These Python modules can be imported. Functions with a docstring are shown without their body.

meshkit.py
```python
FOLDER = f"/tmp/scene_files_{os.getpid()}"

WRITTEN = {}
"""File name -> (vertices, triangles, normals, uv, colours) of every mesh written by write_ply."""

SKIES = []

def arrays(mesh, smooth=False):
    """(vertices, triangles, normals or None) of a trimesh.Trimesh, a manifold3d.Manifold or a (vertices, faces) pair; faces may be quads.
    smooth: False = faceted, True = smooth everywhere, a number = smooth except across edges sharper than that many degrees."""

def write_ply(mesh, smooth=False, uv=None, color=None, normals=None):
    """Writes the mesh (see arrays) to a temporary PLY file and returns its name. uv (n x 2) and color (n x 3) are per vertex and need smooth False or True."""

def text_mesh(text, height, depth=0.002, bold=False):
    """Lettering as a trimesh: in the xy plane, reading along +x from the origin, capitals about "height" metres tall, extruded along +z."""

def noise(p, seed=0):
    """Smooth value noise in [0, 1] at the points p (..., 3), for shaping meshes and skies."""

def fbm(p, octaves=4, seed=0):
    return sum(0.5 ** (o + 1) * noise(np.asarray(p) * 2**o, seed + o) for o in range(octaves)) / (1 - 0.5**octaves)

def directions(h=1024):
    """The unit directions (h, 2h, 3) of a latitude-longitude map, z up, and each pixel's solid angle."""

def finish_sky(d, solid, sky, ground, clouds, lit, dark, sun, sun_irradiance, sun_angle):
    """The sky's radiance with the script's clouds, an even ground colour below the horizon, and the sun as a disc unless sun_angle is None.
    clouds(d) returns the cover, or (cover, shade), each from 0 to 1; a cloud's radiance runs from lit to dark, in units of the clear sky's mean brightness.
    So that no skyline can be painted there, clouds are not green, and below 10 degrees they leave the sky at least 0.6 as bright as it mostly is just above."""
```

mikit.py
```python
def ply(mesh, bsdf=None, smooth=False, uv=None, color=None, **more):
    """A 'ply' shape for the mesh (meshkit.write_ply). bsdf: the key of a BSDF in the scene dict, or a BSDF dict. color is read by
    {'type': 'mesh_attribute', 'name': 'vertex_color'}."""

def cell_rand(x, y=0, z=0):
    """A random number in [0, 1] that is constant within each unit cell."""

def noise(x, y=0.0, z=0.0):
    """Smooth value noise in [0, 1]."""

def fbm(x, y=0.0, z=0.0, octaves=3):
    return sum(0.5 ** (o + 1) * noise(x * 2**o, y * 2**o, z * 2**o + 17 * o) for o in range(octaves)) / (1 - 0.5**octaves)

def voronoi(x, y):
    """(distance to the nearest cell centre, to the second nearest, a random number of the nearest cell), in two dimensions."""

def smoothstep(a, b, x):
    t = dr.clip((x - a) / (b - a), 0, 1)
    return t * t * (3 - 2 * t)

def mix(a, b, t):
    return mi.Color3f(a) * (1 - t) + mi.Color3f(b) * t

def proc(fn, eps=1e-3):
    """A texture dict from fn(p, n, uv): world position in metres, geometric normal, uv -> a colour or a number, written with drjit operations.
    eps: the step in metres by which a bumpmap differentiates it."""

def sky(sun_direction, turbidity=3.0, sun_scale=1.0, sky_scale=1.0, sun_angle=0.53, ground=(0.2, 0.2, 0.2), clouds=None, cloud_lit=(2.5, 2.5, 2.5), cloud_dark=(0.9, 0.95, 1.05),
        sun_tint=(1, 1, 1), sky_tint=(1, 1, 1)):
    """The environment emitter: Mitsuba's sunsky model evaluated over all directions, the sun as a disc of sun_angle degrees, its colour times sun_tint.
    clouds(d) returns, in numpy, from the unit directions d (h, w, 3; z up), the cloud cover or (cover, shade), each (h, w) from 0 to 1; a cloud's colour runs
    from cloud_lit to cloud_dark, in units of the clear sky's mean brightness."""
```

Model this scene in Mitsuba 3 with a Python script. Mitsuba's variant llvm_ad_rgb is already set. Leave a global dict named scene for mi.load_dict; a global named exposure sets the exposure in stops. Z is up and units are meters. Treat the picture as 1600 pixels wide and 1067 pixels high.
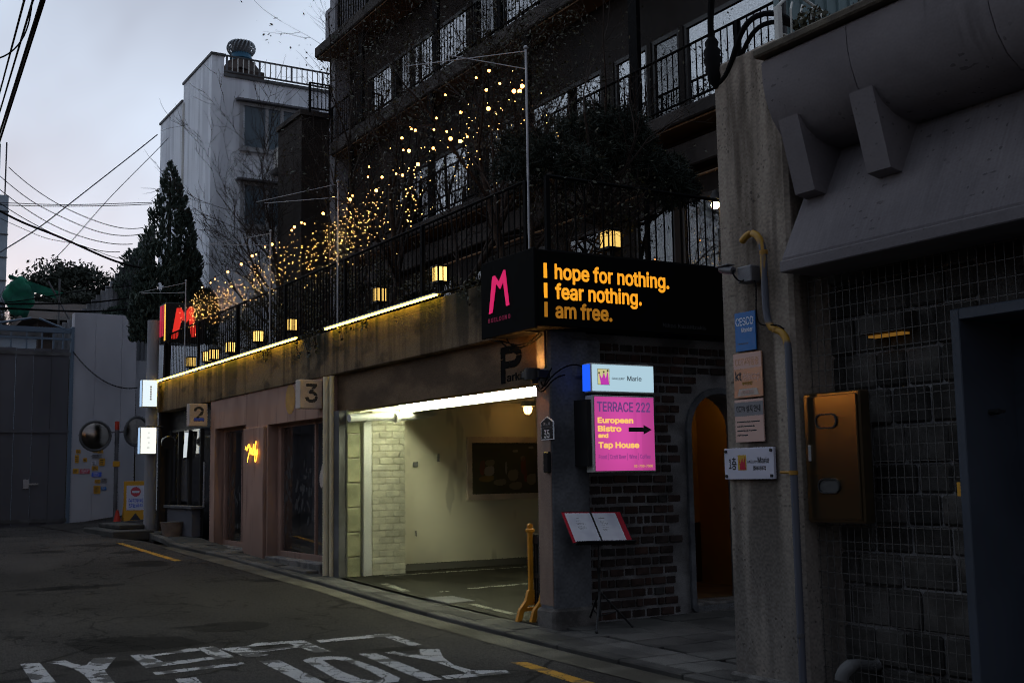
import math
import random
import numpy as np
import trimesh
import drjit as dr
import mitsuba as mi
import shapely
from shapely import affinity
from shapely.geometry import Polygon, Point, box as sbox, LineString
import manifold3d as m3
import meshkit
import mikit
from mikit import noise, fbm, voronoi, cell_rand, smoothstep, mix, proc

scene, labels = {}, {}
# ------------------------------------------------------------------ camera, sky, exposure
# x points from the street into the buildings, y along the street away from the viewer, z up; z = 0 at the foot of the corner pillar
YAW, PITCH, ROLL, EYE = np.radians(31.196), np.radians(6.7095), np.radians(0.9193), np.array([0, 0, 1.6])
_f = np.array([np.sin(YAW) * np.cos(PITCH), np.cos(YAW) * np.cos(PITCH), np.sin(PITCH)])
_r0 = np.array([np.cos(YAW), -np.sin(YAW), 0.0])
_d0 = -np.cross(_r0, _f)
_r = np.cos(ROLL) * _r0 + np.sin(ROLL) * _d0
_d = -np.sin(ROLL) * _r0 + np.cos(ROLL) * _d0
_m = np.eye(4)
_m[:3, 0], _m[:3, 1], _m[:3, 2], _m[:3, 3] = -_r, -_d, _f, EYE
scene["camera"] = {"type": "perspective", "fov": math.degrees(2 * math.atan(800 / 1800)), "fov_axis": "x", "near_clip": 0.05, "far_clip": 2000.0,
                   "to_world": mi.ScalarTransform4f(_m.tolist())}
SUN = np.array([math.sin(0.12), math.cos(0.12), math.tan(math.radians(3.0))])


def thin_clouds(d):
    """High dusk overcast: nearly closed, thinner towards the horizon, darker away from where the sun went down."""
    s = SUN / np.linalg.norm(SUN)
    el = np.clip(d[..., 2], 0, 1)
    q = np.stack([d[..., 0] / (el + 0.30), d[..., 1] / (el + 0.30) * 0.8, el * 2], -1)
    soft = meshkit.fbm(q * [2.0, 1.0, 1.0] + 3.0, 4, 5)
    wisp = meshkit.fbm(q * [6.0, 2.2, 3.0] + 1.7, 4, 9)
    streak = 0.65 * soft + 0.35 * wisp
    away = np.clip((1 - d @ s) / 2, 0, 1)
    cover = np.clip(0.94 - 0.32 * np.exp(-el * 10) + 0.16 * (streak - 0.5), 0, 1)
    shade = np.clip(0.08 + 1.0 * away - 1.9 * (streak - 0.5) + 0.32 * np.exp(-el * 10), 0, 1)
    return cover, shade


scene["sky"] = mikit.sky(SUN.tolist(), turbidity=3, sun_scale=0.0, sky_scale=5.3, clouds=thin_clouds,
                         cloud_lit=(1.96, 2.32, 2.78), cloud_dark=(0.50, 0.56, 0.72), sky_tint=(0.95, 0.86, 1.35))
exposure = 1.3
random.seed(7)
rng = np.random.default_rng(7)
V = np.array


# ------------------------------------------------------------------ helpers
def numbered(key):
    if key not in scene and key not in labels:
        return key
    n = 1
    while f"{key}_{n:03d}" in scene or f"{key}_{n:03d}" in labels:
        n += 1
    return f"{key}_{n:03d}"


def thing(name, label, cat, group=None):
    key = numbered(name)
    labels[key] = {"label": label, "category": cat}
    if group:
        labels[key]["group"] = group
    return key


def part(parent, name, mesh, mat, smooth=False, **more):
    key = numbered(f"{parent}__{name}")
    scene[key] = mikit.ply(mesh, mat, smooth=smooth, **more)
    return key


def single(name, label, cat, mesh, mat, smooth=False, group=None, **more):
    key = thing(name, label, cat, group)
    scene[key] = mikit.ply(mesh, mat, smooth=smooth, **more)
    return key


def structure(name, mesh, mat, smooth=False):
    key = numbered(name)
    scene[key] = mikit.ply(mesh, mat, smooth=smooth)
    labels[key] = {"kind": "structure"}
    return key


def stuff(key):
    labels.setdefault(key, {})["kind"] = "stuff"
    return key


def glow(*rgb, weight=1.0):
    return {"emitter": {"type": "area", "sampling_weight": float(weight), "radiance": {"type": "rgb", "value": list(map(float, rgb))}}}


def cat_(meshes):
    return trimesh.util.concatenate([m for m in meshes if m is not None])


def box(x0, x1, y0, y1, z0, z1, b=0.0):
    x0, x1, y0, y1, z0, z1 = min(x0, x1), max(x0, x1), min(y0, y1), max(y0, y1), min(z0, z1), max(z0, z1)
    if b <= 0:
        m = trimesh.creation.box(extents=(x1 - x0, y1 - y0, z1 - z0))
        m.apply_translation(((x0 + x1) / 2, (y0 + y1) / 2, (z0 + z1) / 2))
        return m
    b = min(b, (x1 - x0) / 2.1, (y1 - y0) / 2.1, (z1 - z0) / 2.1)
    p = []
    for x, sx in ((x0, 1), (x1, -1)):
        for y, sy in ((y0, 1), (y1, -1)):
            for z, sz in ((z0, 1), (z1, -1)):
                p += [(x, y + sy * b, z + sz * b), (x + sx * b, y, z + sz * b), (x + sx * b, y + sy * b, z)]
    return trimesh.convex.convex_hull(V(p))


def outward(m):
    """Triangles turned so that their normals point out of the body."""
    t = np.asarray(m.vertices)[np.asarray(m.faces)]
    t = t - t.reshape(-1, 3).mean(0)
    if np.einsum("ij,ij->i", t[:, 0], np.cross(t[:, 1], t[:, 2])).sum() < 0:
        m = trimesh.Trimesh(m.vertices, np.asarray(m.faces)[:, ::-1], process=False)
    return m


def tube(points, radii, sides=6, cap=True):
    p = np.asarray(points, float)
    n = len(p)
    t = np.gradient(p, axis=0)
    t /= np.linalg.norm(t, axis=1, keepdims=True) + 1e-12
    a = np.cross(t, [0.0, 0.0, 1.0]) if np.abs(t[:, 2]).max() < 0.93 else np.cross(t, [0.31, 0.95, 0.05])
    a /= np.linalg.norm(a, axis=1, keepdims=True) + 1e-12
    b, ang = np.cross(t, a), np.arange(sides) * 2 * np.pi / sides
    r = np.broadcast_to(radii, (n,))
    v = p[:, None] + r[:, None, None] * (np.cos(ang)[None, :, None] * a[:, None] + np.sin(ang)[None, :, None] * b[:, None])
    i, j = np.meshgrid(np.arange(n - 1), np.arange(sides), indexing="ij")
    q = np.stack([i * sides + j, i * sides + (j + 1) % sides, (i + 1) * sides + (j + 1) % sides, (i + 1) * sides + j], -1).reshape(-1, 4)
    v = v.reshape(-1, 3)
    f = np.vstack([q[:, [0, 1, 2]], q[:, [0, 2, 3]]])
    if cap:
        k = np.arange(1, sides - 1)
        f = np.vstack([f, np.stack([k * 0, k + 1, k], 1), (n - 1) * sides + np.stack([k * 0, k, k + 1], 1)])
    return outward(trimesh.Trimesh(v, f, process=False))


def curve(points, n=24):
    """A smooth line through the points."""
    p = np.asarray(points, float)
    from scipy.interpolate import CubicSpline, interp1d
    t = np.concatenate([[0], np.cumsum(np.linalg.norm(np.diff(p, axis=0), axis=1))])
    s = np.linspace(0, t[-1], n)
    return CubicSpline(t, p)(s) if len(p) > 2 else interp1d(t, p, axis=0)(s)


def sag(a, b, drop, n=20):
    t = np.linspace(0, 1, n)[:, None]
    p = V(a, float) * (1 - t) + V(b, float) * t
    p[:, 2] -= drop * 4 * (t * (1 - t))[:, 0]
    return p


def cyl(a, b, r, n=16, r2=None):
    return tube([a, b], [r, r if r2 is None else r2], n)


def frame(mesh, origin, u, v):
    """Takes a mesh drawn in the xy plane to the plane through origin with axes u and v; its z goes along u x v."""
    u, v = V(u, float), V(v, float)
    m = mesh.copy()
    q = np.asarray(m.vertices)
    m.vertices = V(origin, float) + q[:, :1] * u + q[:, 1:2] * v + q[:, 2:3] * np.cross(u, v)
    return m


EAST, ALONG, UP = (1, 0, 0), (0, 1, 0), (0, 0, 1)
FACE_Y = (EAST, UP)            # a board read by someone looking along +y
FACE_X = ((0, -1, 0), UP)      # a board read by someone looking along +x


def plate(poly, depth=0.004):
    polys = [g for g in getattr(poly, "geoms", [poly]) if g.area > 1e-9]
    return cat_([trimesh.creation.extrude_polygon(g, depth, engine="earcut") for g in polys])


HANGUL = "/opt/blender-*/*/datafiles/fonts/Noto Sans CJK*"


def text(s, height, width=None, bold=True, depth=0.003):
    if any(ord(c) > 0x2000 for c in s):
        class Fonts:
            glob = staticmethod(lambda p: __import__("glob").glob(HANGUL))
        kept, meshkit.glob = meshkit.glob, Fonts
        try:
            m = meshkit.text_mesh(s, height, depth, bold)
        finally:
            meshkit.glob = kept
    else:
        m = meshkit.text_mesh(s, height, depth, bold)
    m.vertices = m.vertices - [m.bounds[0][0], 0, 0]
    if width:
        m.vertices = m.vertices * [width / m.bounds[1][0], 1, 1]
    return m


def bolder(m, d, depth=0.003):
    """The same lettering with heavier strokes."""
    v, f = np.asarray(m.vertices), np.asarray(m.faces)
    top = f[(v[f][:, :, 2] > v[:, 2].max() - 1e-6).all(1)]
    outline = shapely.union_all([Polygon(t) for t in v[top][:, :, :2]]).buffer(1e-5).buffer(d).simplify(d * 0.1)
    return plate(outline, depth)


def on(mesh, origin, face):
    return frame(mesh, origin, *face)


def ground_z(y):
    return 0.00143 * ((np.clip(y, 4.0, 23.3) - 4.0) ** 2 - 40.96)


def draped(poly, lift, step=0.4):
    """A flat outline (x, y) laid on the sloping street."""
    polys = list(getattr(poly, "geoms", [poly]))
    vs, fs, at = [], [], 0
    for g in polys:
        x0, y0, x1, y1 = g.bounds
        for k in range(int(math.ceil((y1 - y0) / step))):
            c = g.intersection(sbox(x0 - 1, y0 + k * step, x1 + 1, min(y1, y0 + (k + 1) * step)))
            for h in getattr(c, "geoms", [c]):
                if h.geom_type != "Polygon" or h.area < 1e-6:
                    continue
                v, f = trimesh.creation.triangulate_polygon(h, engine="earcut")
                vs.append(v)
                fs.append(f + at)
                at += len(v)
    v = np.vstack(vs)
    f = np.vstack(fs)
    v = np.column_stack([v, ground_z(v[:, 1]) + lift])
    n = np.cross(v[f[:, 1]] - v[f[:, 0]], v[f[:, 2]] - v[f[:, 0]])[:, 2]
    f[n < 0] = f[n < 0][:, ::-1]
    return trimesh.Trimesh(v, f, process=False)


def ribbon(x0, x1, y0, y1, lift, step=0.5):
    return draped(sbox(x0, y0, x1, y1), lift, step)


# ------------------------------------------------------------------ materials
def mat(name, color, rough=0.6, bump=None, scale=0.01, spec=0.4, metal=0.0, eps=1e-3, **more):
    base = {"type": "rgb", "value": list(map(float, color))} if isinstance(color, (tuple, list)) else proc(color)
    b = {"type": "principled", "base_color": base, "roughness": rough if not callable(rough) else proc(rough), "specular": spec, "metallic": metal, **more}
    if bump is not None:
        b = {"type": "bumpmap", "arbitrary": proc(bump, eps), "scale": scale, "nested": b}
    scene[name] = {"type": "twosided", "bsdf": b}
    return name


def dirty(a, b, s=3.0, fine=0.25, zstreak=False):
    def fn(p, n, uv):
        w = fbm(p.x * s, p.y * s, p.z * (s * 0.25 if zstreak else s), 4)
        k = smoothstep(0.32, 0.7, w)
        g = noise(p.x * 160, p.y * 160, p.z * 160)
        return mix(a, b, k) * (1 - fine * 0.5 + fine * g)
    return fn


def asphalt_color(p, n, uv):
    w = fbm(p.x * 0.9, p.y * 0.55, 0, 4)
    patch = smoothstep(0.42, 0.62, fbm(p.x * 0.35 + 9, p.y * 0.22, 3, 3))
    c = mix((0.026, 0.0235, 0.0225), (0.047, 0.0425, 0.040), w)
    c = c * (0.78 + 0.4 * patch)
    wet = smoothstep(0.70, 0.78, fbm(p.x * 0.8 + 3.1, p.y * 1.6 + 1.7, 2, 3))
    c = c * (1 - 0.55 * wet)
    grit = noise(p.x * 130, p.y * 130, 0)
    warp = fbm(p.x * 2.1, p.y * 2.1, 4, 3)
    d1, d2, r = voronoi(p.x * 0.55 + warp * 0.9, p.y * 0.42 + warp * 0.7)
    crack = 1 - smoothstep(0.006, 0.030, d2 - d1)
    d3, d4, r2 = voronoi(p.x * 3.1 + warp * 1.2, p.y * 2.6 + warp)
    craze = (1 - smoothstep(0.01, 0.05, d4 - d3)) * smoothstep(0.52, 0.66, fbm(p.x * 0.6 + 5, p.y * 0.5, 1, 3))
    return c * (0.45 + 1.1 * grit) * (1 - 0.62 * dr.maximum(crack, craze))


def asphalt_bump(p, n, uv):
    return noise(p.x * 120, p.y * 120, 0) * 0.5 + fbm(p.x * 14, p.y * 14, 0, 2)


mat("mat_asphalt", asphalt_color, 0.92, asphalt_bump, 0.006, spec=0.06)
mat("mat_patch", lambda p, n, uv: asphalt_color(p, n, uv) * 0.55, 0.92, asphalt_bump, 0.006, spec=0.06)
mat("mat_ground", (0.05, 0.048, 0.045), 0.9)


def paint_worn(a, under, s=1.0):
    def fn(p, n, uv):
        warp = fbm(p.x * 3, p.y * 3, 1, 3)
        d1, d2, r = voronoi(p.x * 4.4 + warp * 1.5, p.y * 3.4 + warp)
        worn = dr.maximum(1 - smoothstep(0.02, 0.06, d2 - d1), smoothstep(0.56, 0.66, fbm(p.x * 6, p.y * 6, 7, 3)) * s)
        return mix(a, under, dr.clip(worn, 0, 1)) * (0.8 + 0.4 * noise(p.x * 90, p.y * 90))
    return fn


mat("mat_road_paint", paint_worn((0.28, 0.275, 0.285), (0.045, 0.042, 0.041), 0.9), 0.85, spec=0.1)
mat("mat_yellow_paint", paint_worn((0.36, 0.18, 0.025), (0.06, 0.05, 0.04), 0.7), 0.85, spec=0.1)
mat("mat_gutter", dirty((0.055, 0.050, 0.040), (0.10, 0.092, 0.075), 2.2, 0.5), 0.85, asphalt_bump, 0.003, spec=0.1)
for _i, _k in enumerate((0.050, 0.065, 0.085)):
    mat(f"mat_slab_{_i}", dirty((_k * 0.8, _k * 0.77, _k * 0.72), (_k * 1.25, _k * 1.2, _k * 1.1), 3.0, 0.5), 0.88, asphalt_bump, 0.002, spec=0.15)
mat("mat_joint", (0.03, 0.03, 0.028), 0.95)
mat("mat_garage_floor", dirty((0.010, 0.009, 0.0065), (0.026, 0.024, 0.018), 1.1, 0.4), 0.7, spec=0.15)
mat("mat_bay_line", paint_worn((0.17, 0.17, 0.145), (0.025, 0.023, 0.018), 1.0), 0.7)


def fascia_color(p, n, uv):
    top = smoothstep(3.25, 3.9, p.z + 0.25 * (fbm(p.x * 2 + p.y * 2.2, p.y * 0.3, 2, 3) - 0.5))
    streak = smoothstep(0.42, 0.68, fbm(p.y * 7.0, p.x * 7, p.z * 0.55, 4))
    board = noise(p.y * 0.2, p.z * 9.0, 3)
    c = mix((0.135, 0.098, 0.060), (0.055, 0.040, 0.026), streak * 0.9)
    c = mix(c, (0.022, 0.024, 0.013), top * (0.25 + 0.65 * streak))
    blot = smoothstep(0.52, 0.68, fbm(p.y * 2.3, p.x, p.z * 3.1, 4))
    c = c * (0.75 + 0.5 * board) * (1 - 0.55 * blot)
    return c * (0.75 + 0.5 * noise(p.x * 70, p.y * 70, p.z * 70))


def board_bump(p, n, uv):
    return 0.7 * smoothstep(0.0, 0.12, dr.abs(p.z * 5.2 - dr.floor(p.z * 5.2) - 0.5) * 2) + fbm(p.x * 22, p.y * 22, p.z * 22, 3)


mat("mat_fascia", fascia_color, 0.9, board_bump, 0.004, spec=0.2)


def lintel_color(p, n, uv):
    w = fbm(p.x * 4, p.y * 1.7, p.z * 3, 4)
    return mix((0.16, 0.105, 0.062), (0.095, 0.062, 0.038), smoothstep(0.35, 0.68, w)) * (0.8 + 0.35 * noise(p.x * 60, p.y * 60, p.z * 60))


mat("mat_lintel", lintel_color, 0.9, board_bump, 0.002, spec=0.2)


def pink_color(p, n, uv):
    w = fbm(p.x * 2.3, p.y * 2.3, p.z * 1.1, 4)
    low = 1 - smoothstep(0.2, 1.15, p.z + 0.7 * (w - 0.5))
    drip = smoothstep(0.55, 0.75, fbm(p.y * 11, p.x * 11, p.z * 0.8, 3))
    c = mix((0.36, 0.225, 0.175), (0.28, 0.17, 0.13), smoothstep(0.3, 0.7, w))
    c = mix(c, (0.14, 0.10, 0.08), low * 0.6)
    return c * (1 - 0.3 * drip)


def fine_bump(p, n, uv):
    return fbm(p.x * 30, p.y * 30, p.z * 30, 3)


mat("mat_pink", pink_color, 0.85, fine_bump, 0.002, spec=0.25)
mat("mat_yellow_spot", dirty((0.45, 0.25, 0.06), (0.36, 0.2, 0.06), 5), 0.8)


def white_wall_color(p, n, uv):
    w = fbm(p.x * 1.6, p.z * 1.6, 3, 4)
    low = 1 - smoothstep(0.25, 0.95, p.z + 0.8 * (w - 0.5))
    scuff = smoothstep(0.68, 0.8, fbm(p.x * 5, p.z * 1.5, 9, 3))
    c = mix((0.62, 0.58, 0.46), (0.54, 0.50, 0.38), w)
    return c * (1 - 0.22 * low - 0.25 * scuff)


mat("mat_garage_wall", white_wall_color, 0.75, fine_bump, 0.0012, spec=0.3)
mat("mat_ceiling", dirty((0.34, 0.33, 0.28), (0.25, 0.24, 0.20), 1.5), 0.8)
for _i, _c in enumerate(((0.52, 0.50, 0.39), (0.49, 0.47, 0.36), (0.54, 0.52, 0.41))):
    mat(f"mat_white_brick_{_i}", dirty(_c, tuple(x * 0.82 for x in _c), 9, 0.3), 0.7, fine_bump, 0.003)
mat("mat_white_mortar", dirty((0.34, 0.32, 0.24), (0.44, 0.42, 0.32), 6), 0.9)
mat("mat_block", dirty((0.34, 0.33, 0.20), (0.20, 0.20, 0.12), 5, 0.4), 0.9, fine_bump, 0.006)
mat("mat_cream_pipe", dirty((0.60, 0.53, 0.36), (0.48, 0.42, 0.28), 2), 0.4)
mat("mat_white_paint", dirty((0.62, 0.62, 0.58), (0.50, 0.50, 0.46), 2), 0.5)
mat("mat_skirting", (0.09, 0.085, 0.075), 0.7)


def rough_plaster(p, n, uv):
    w = fbm(p.x * 3.5, p.y * 3.5, p.z * 2.2, 4)
    c = mix((0.135, 0.14, 0.15), (0.075, 0.078, 0.085), smoothstep(0.35, 0.68, w))
    return c * (0.75 + 0.5 * noise(p.x * 45, p.y * 45, p.z * 45))


mat("mat_rough_plaster", rough_plaster, 0.9, lambda p, n, uv: fbm(p.x * 9, p.y * 9, p.z * 9, 4), 0.02, spec=0.2)
mat("mat_pillar_side", dirty((0.30, 0.21, 0.16), (0.20, 0.14, 0.11), 4, 0.4, True), 0.85, fine_bump, 0.003)
for _i, _c in enumerate(((0.066, 0.042, 0.036), (0.050, 0.037, 0.034), (0.085, 0.048, 0.038), (0.048, 0.044, 0.042))):
    mat(f"mat_brick_{_i}", dirty(_c, tuple(x * 0.6 for x in _c), 10, 0.5), 0.9, fine_bump, 0.006, spec=0.15)
mat("mat_mortar", dirty((0.24, 0.235, 0.235), (0.12, 0.115, 0.115), 3.5, 0.5), 0.95, fine_bump, 0.008, spec=0.1)
mat("mat_base_plaster", dirty((0.15, 0.14, 0.13), (0.07, 0.065, 0.06), 8, 0.5), 0.9, fine_bump, 0.006)
mat("mat_orange_wall", dirty((0.46, 0.25, 0.055), (0.40, 0.21, 0.045), 1.2), 0.7)
mat("mat_dark_wood", dirty((0.05, 0.02, 0.012), (0.03, 0.014, 0.009), 4), 0.6)
mat("mat_hall_floor", dirty((0.16, 0.10, 0.05), (0.11, 0.07, 0.04), 3), 0.5)


def column_color(p, n, uv):
    streak = smoothstep(0.40, 0.66, fbm(p.x * 6.5, p.y * 6.5, p.z * 0.5, 4))
    pit = smoothstep(0.70, 0.86, noise(p.x * 55, p.y * 55, p.z * 40)) * smoothstep(0.4, 0.65, fbm(p.x * 4, p.y * 4, p.z * 3 + 7, 3))
    low = 1 - smoothstep(0.2, 2.2, p.z)
    c = mix((0.29, 0.245, 0.20), (0.10, 0.080, 0.064), streak) * (0.7 + 0.6 * fbm(p.x * 2, p.y * 2, p.z * 1.3, 4))
    c = mix(c, (0.17, 0.16, 0.15), low * 0.6)
    return c * (1 - 0.5 * pit) * (0.75 + 0.5 * noise(p.x * 60, p.y * 60, p.z * 60))


mat("mat_column", column_color, 0.95, lambda p, n, uv: fbm(p.x * 7, p.y * 7, p.z * 3, 4) - 0.3 * smoothstep(0.7, 0.86, noise(p.x * 55, p.y * 55, p.z * 40)), 0.014, spec=0.15)
def shell_color(p, n, uv):
    w = fbm(p.y * 1.3, p.z * 1.3, p.x, 4)
    drip = smoothstep(0.56, 0.74, fbm(p.y * 9.0, p.x * 2, p.z * 0.7, 4)) * smoothstep(0.35, 0.7, noise(p.y * 1.7, 3, 1))
    speck = smoothstep(0.80, 0.86, noise(p.x * 30, p.y * 30, p.z * 30)) * smoothstep(0.5, 0.7, fbm(p.y * 2, p.z * 2, 8, 2))
    c = mix((0.185, 0.168, 0.172), (0.130, 0.118, 0.124), smoothstep(0.3, 0.7, w))
    return c * (1 - 0.38 * drip) * (1 - 0.4 * speck) * (0.92 + 0.16 * noise(p.x * 80, p.y * 80, p.z * 80))


mat("mat_shell", shell_color, 0.85, fine_bump, 0.003, spec=0.15)


def combed(p, n, uv):
    k = p.y * 34 + 1.8 * fbm(p.y * 5, p.z * 1.2, 1, 3)
    return 0.6 * dr.abs(k - dr.floor(k) - 0.5) + 0.7 * noise(p.y * 55, p.z * 7, 2)


mat("mat_combed", lambda p, n, uv: shell_color(p, n, uv) * (0.90 + 0.16 * combed(p, n, uv)), 0.95, combed, 0.007, spec=0.1)
mat("mat_coping", dirty((0.10, 0.085, 0.062), (0.06, 0.05, 0.04), 5, 0.5), 0.95, fine_bump, 0.006)
for _i, _k in enumerate((0.075, 0.055, 0.10)):
    mat(f"mat_stone_{_i}", dirty((_k, _k * 0.94, _k * 0.87), (_k * 0.5, _k * 0.47, _k * 0.43), 5, 0.5), 0.95, lambda p, n, uv: fbm(p.x * 11, p.y * 11, p.z * 11, 4), 0.02, spec=0.12)
mat("mat_wire", (0.10, 0.095, 0.09), 0.6, metal=0.4)
mat("mat_steel", lambda p, n, uv: mix((0.27, 0.20, 0.12), (0.23, 0.17, 0.10), fbm(p.y * 3, p.z * 5, 1, 3)), 0.165, metal=0.95)
mat("mat_door_frame", dirty((0.036, 0.046, 0.064), (0.028, 0.036, 0.05), 2, 0.2), 0.55)
mat("mat_black", (0.012, 0.012, 0.013), 0.5)
mat("mat_picture", dirty((0.055, 0.058, 0.040), (0.035, 0.036, 0.026), 2.5), 0.4)
mat("mat_picture_pale", (0.14, 0.125, 0.10), 0.7)
mat("mat_picture_red", (0.12, 0.03, 0.025), 0.7)
mat("mat_picture_ochre", (0.15, 0.10, 0.03), 0.7)
mat("mat_clamp", (0.30, 0.15, 0.02), 0.7)
mat("mat_black_gloss", (0.010, 0.010, 0.011), 0.25)
mat("mat_soot", (0.004, 0.004, 0.004), 0.9, spec=0.1)
mat("mat_rail", (0.005, 0.005, 0.0055), 0.8, spec=0.08)
mat("mat_grey_metal", dirty((0.13, 0.13, 0.14), (0.09, 0.09, 0.10), 4), 0.5, metal=0.3)
mat("mat_galvanized", dirty((0.42, 0.42, 0.43), (0.32, 0.32, 0.34), 6), 0.45, metal=0.6)
mat("mat_pvc", (0.11, 0.11, 0.11), 0.6)
mat("mat_gas_pipe", lambda p, n, uv: mix((0.34, 0.18, 0.02), (0.075, 0.08, 0.10), (1 - smoothstep(3.35, 3.42, p.z)) * dr.minimum(1, smoothstep(0.28, 0.36, fbm(p.z * 4.1 + 1.4, p.y * 14, p.x * 14, 3)) + 0.0) * (1 - smoothstep(2.56, 2.6, p.z) * (1 - smoothstep(2.72, 2.76, p.z)))), 0.55)
mat("mat_barricade", dirty((0.62, 0.27, 0.02), (0.45, 0.18, 0.015), 5), 0.5)
mat("mat_hazard", (0.55, 0.27, 0.02), 0.6)
mat("mat_red", (0.42, 0.012, 0.03), 0.5)
mat("mat_cone_red", (0.5, 0.04, 0.02), 0.6)
mat("mat_paper", dirty((0.72, 0.72, 0.76), (0.62, 0.62, 0.68), 8, 0.05), 0.7)
mat("mat_paper_pink", (0.55, 0.36, 0.30), 0.6)
mat("mat_ink", (0.03, 0.03, 0.035), 0.7)
mat("mat_ink_white", (0.75, 0.75, 0.78), 0.6)
mat("mat_ink_red", (0.45, 0.06, 0.08), 0.7)
mat("mat_ink_blue", (0.05, 0.10, 0.55), 0.6)
mat("mat_label_blue", (0.015, 0.13, 0.38), 0.45)
mat("mat_transfer", (0.034, 0.032, 0.032), 0.8)
mat("mat_label_grey", (0.20, 0.19, 0.20), 0.6)
mat("mat_label_copper", (0.46, 0.25, 0.16), 0.35, metal=0.4)
mat("mat_ink_gold", (0.30, 0.16, 0.02), 0.6)
mat("mat_acrylic", (0.52, 0.52, 0.60), 0.3)
mat("mat_crown_gold", (0.45, 0.28, 0.03), 0.5)
mat("mat_ink_purple", (0.11, 0.03, 0.16), 0.7)
mat("mat_ink_dim", (0.05, 0.05, 0.05), 0.7)
mat("mat_cube_sign", dirty((0.50, 0.42, 0.36), (0.42, 0.35, 0.30), 4), 0.6)
mat("mat_white_render", lambda p, n, uv: mix((0.84, 0.88, 0.93), (0.66, 0.69, 0.74), smoothstep(0.40, 0.72, fbm(p.x * 5 + p.y * 5, 2, p.z * 0.35, 4))) * (0.9 + 0.2 * fbm(p.x * 0.8, p.y * 0.8, p.z * 0.8, 3)), 0.85, spec=0.2)
mat("mat_old_metal", dirty((0.10, 0.10, 0.105), (0.05, 0.05, 0.05), 3), 0.6)
mat("mat_container", dirty((0.40, 0.40, 0.43), (0.30, 0.30, 0.33), 0.9, 0.15, True), 0.6)
mat("mat_corrugated", dirty((0.26, 0.27, 0.29), (0.07, 0.075, 0.08), 2.2, 0.3, True), 0.7)
mat("mat_gate", dirty((0.085, 0.085, 0.098), (0.06, 0.06, 0.07), 0.9, 0.15, True), 0.6)
mat("mat_blue_steel", (0.10, 0.14, 0.19), 0.6)
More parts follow.
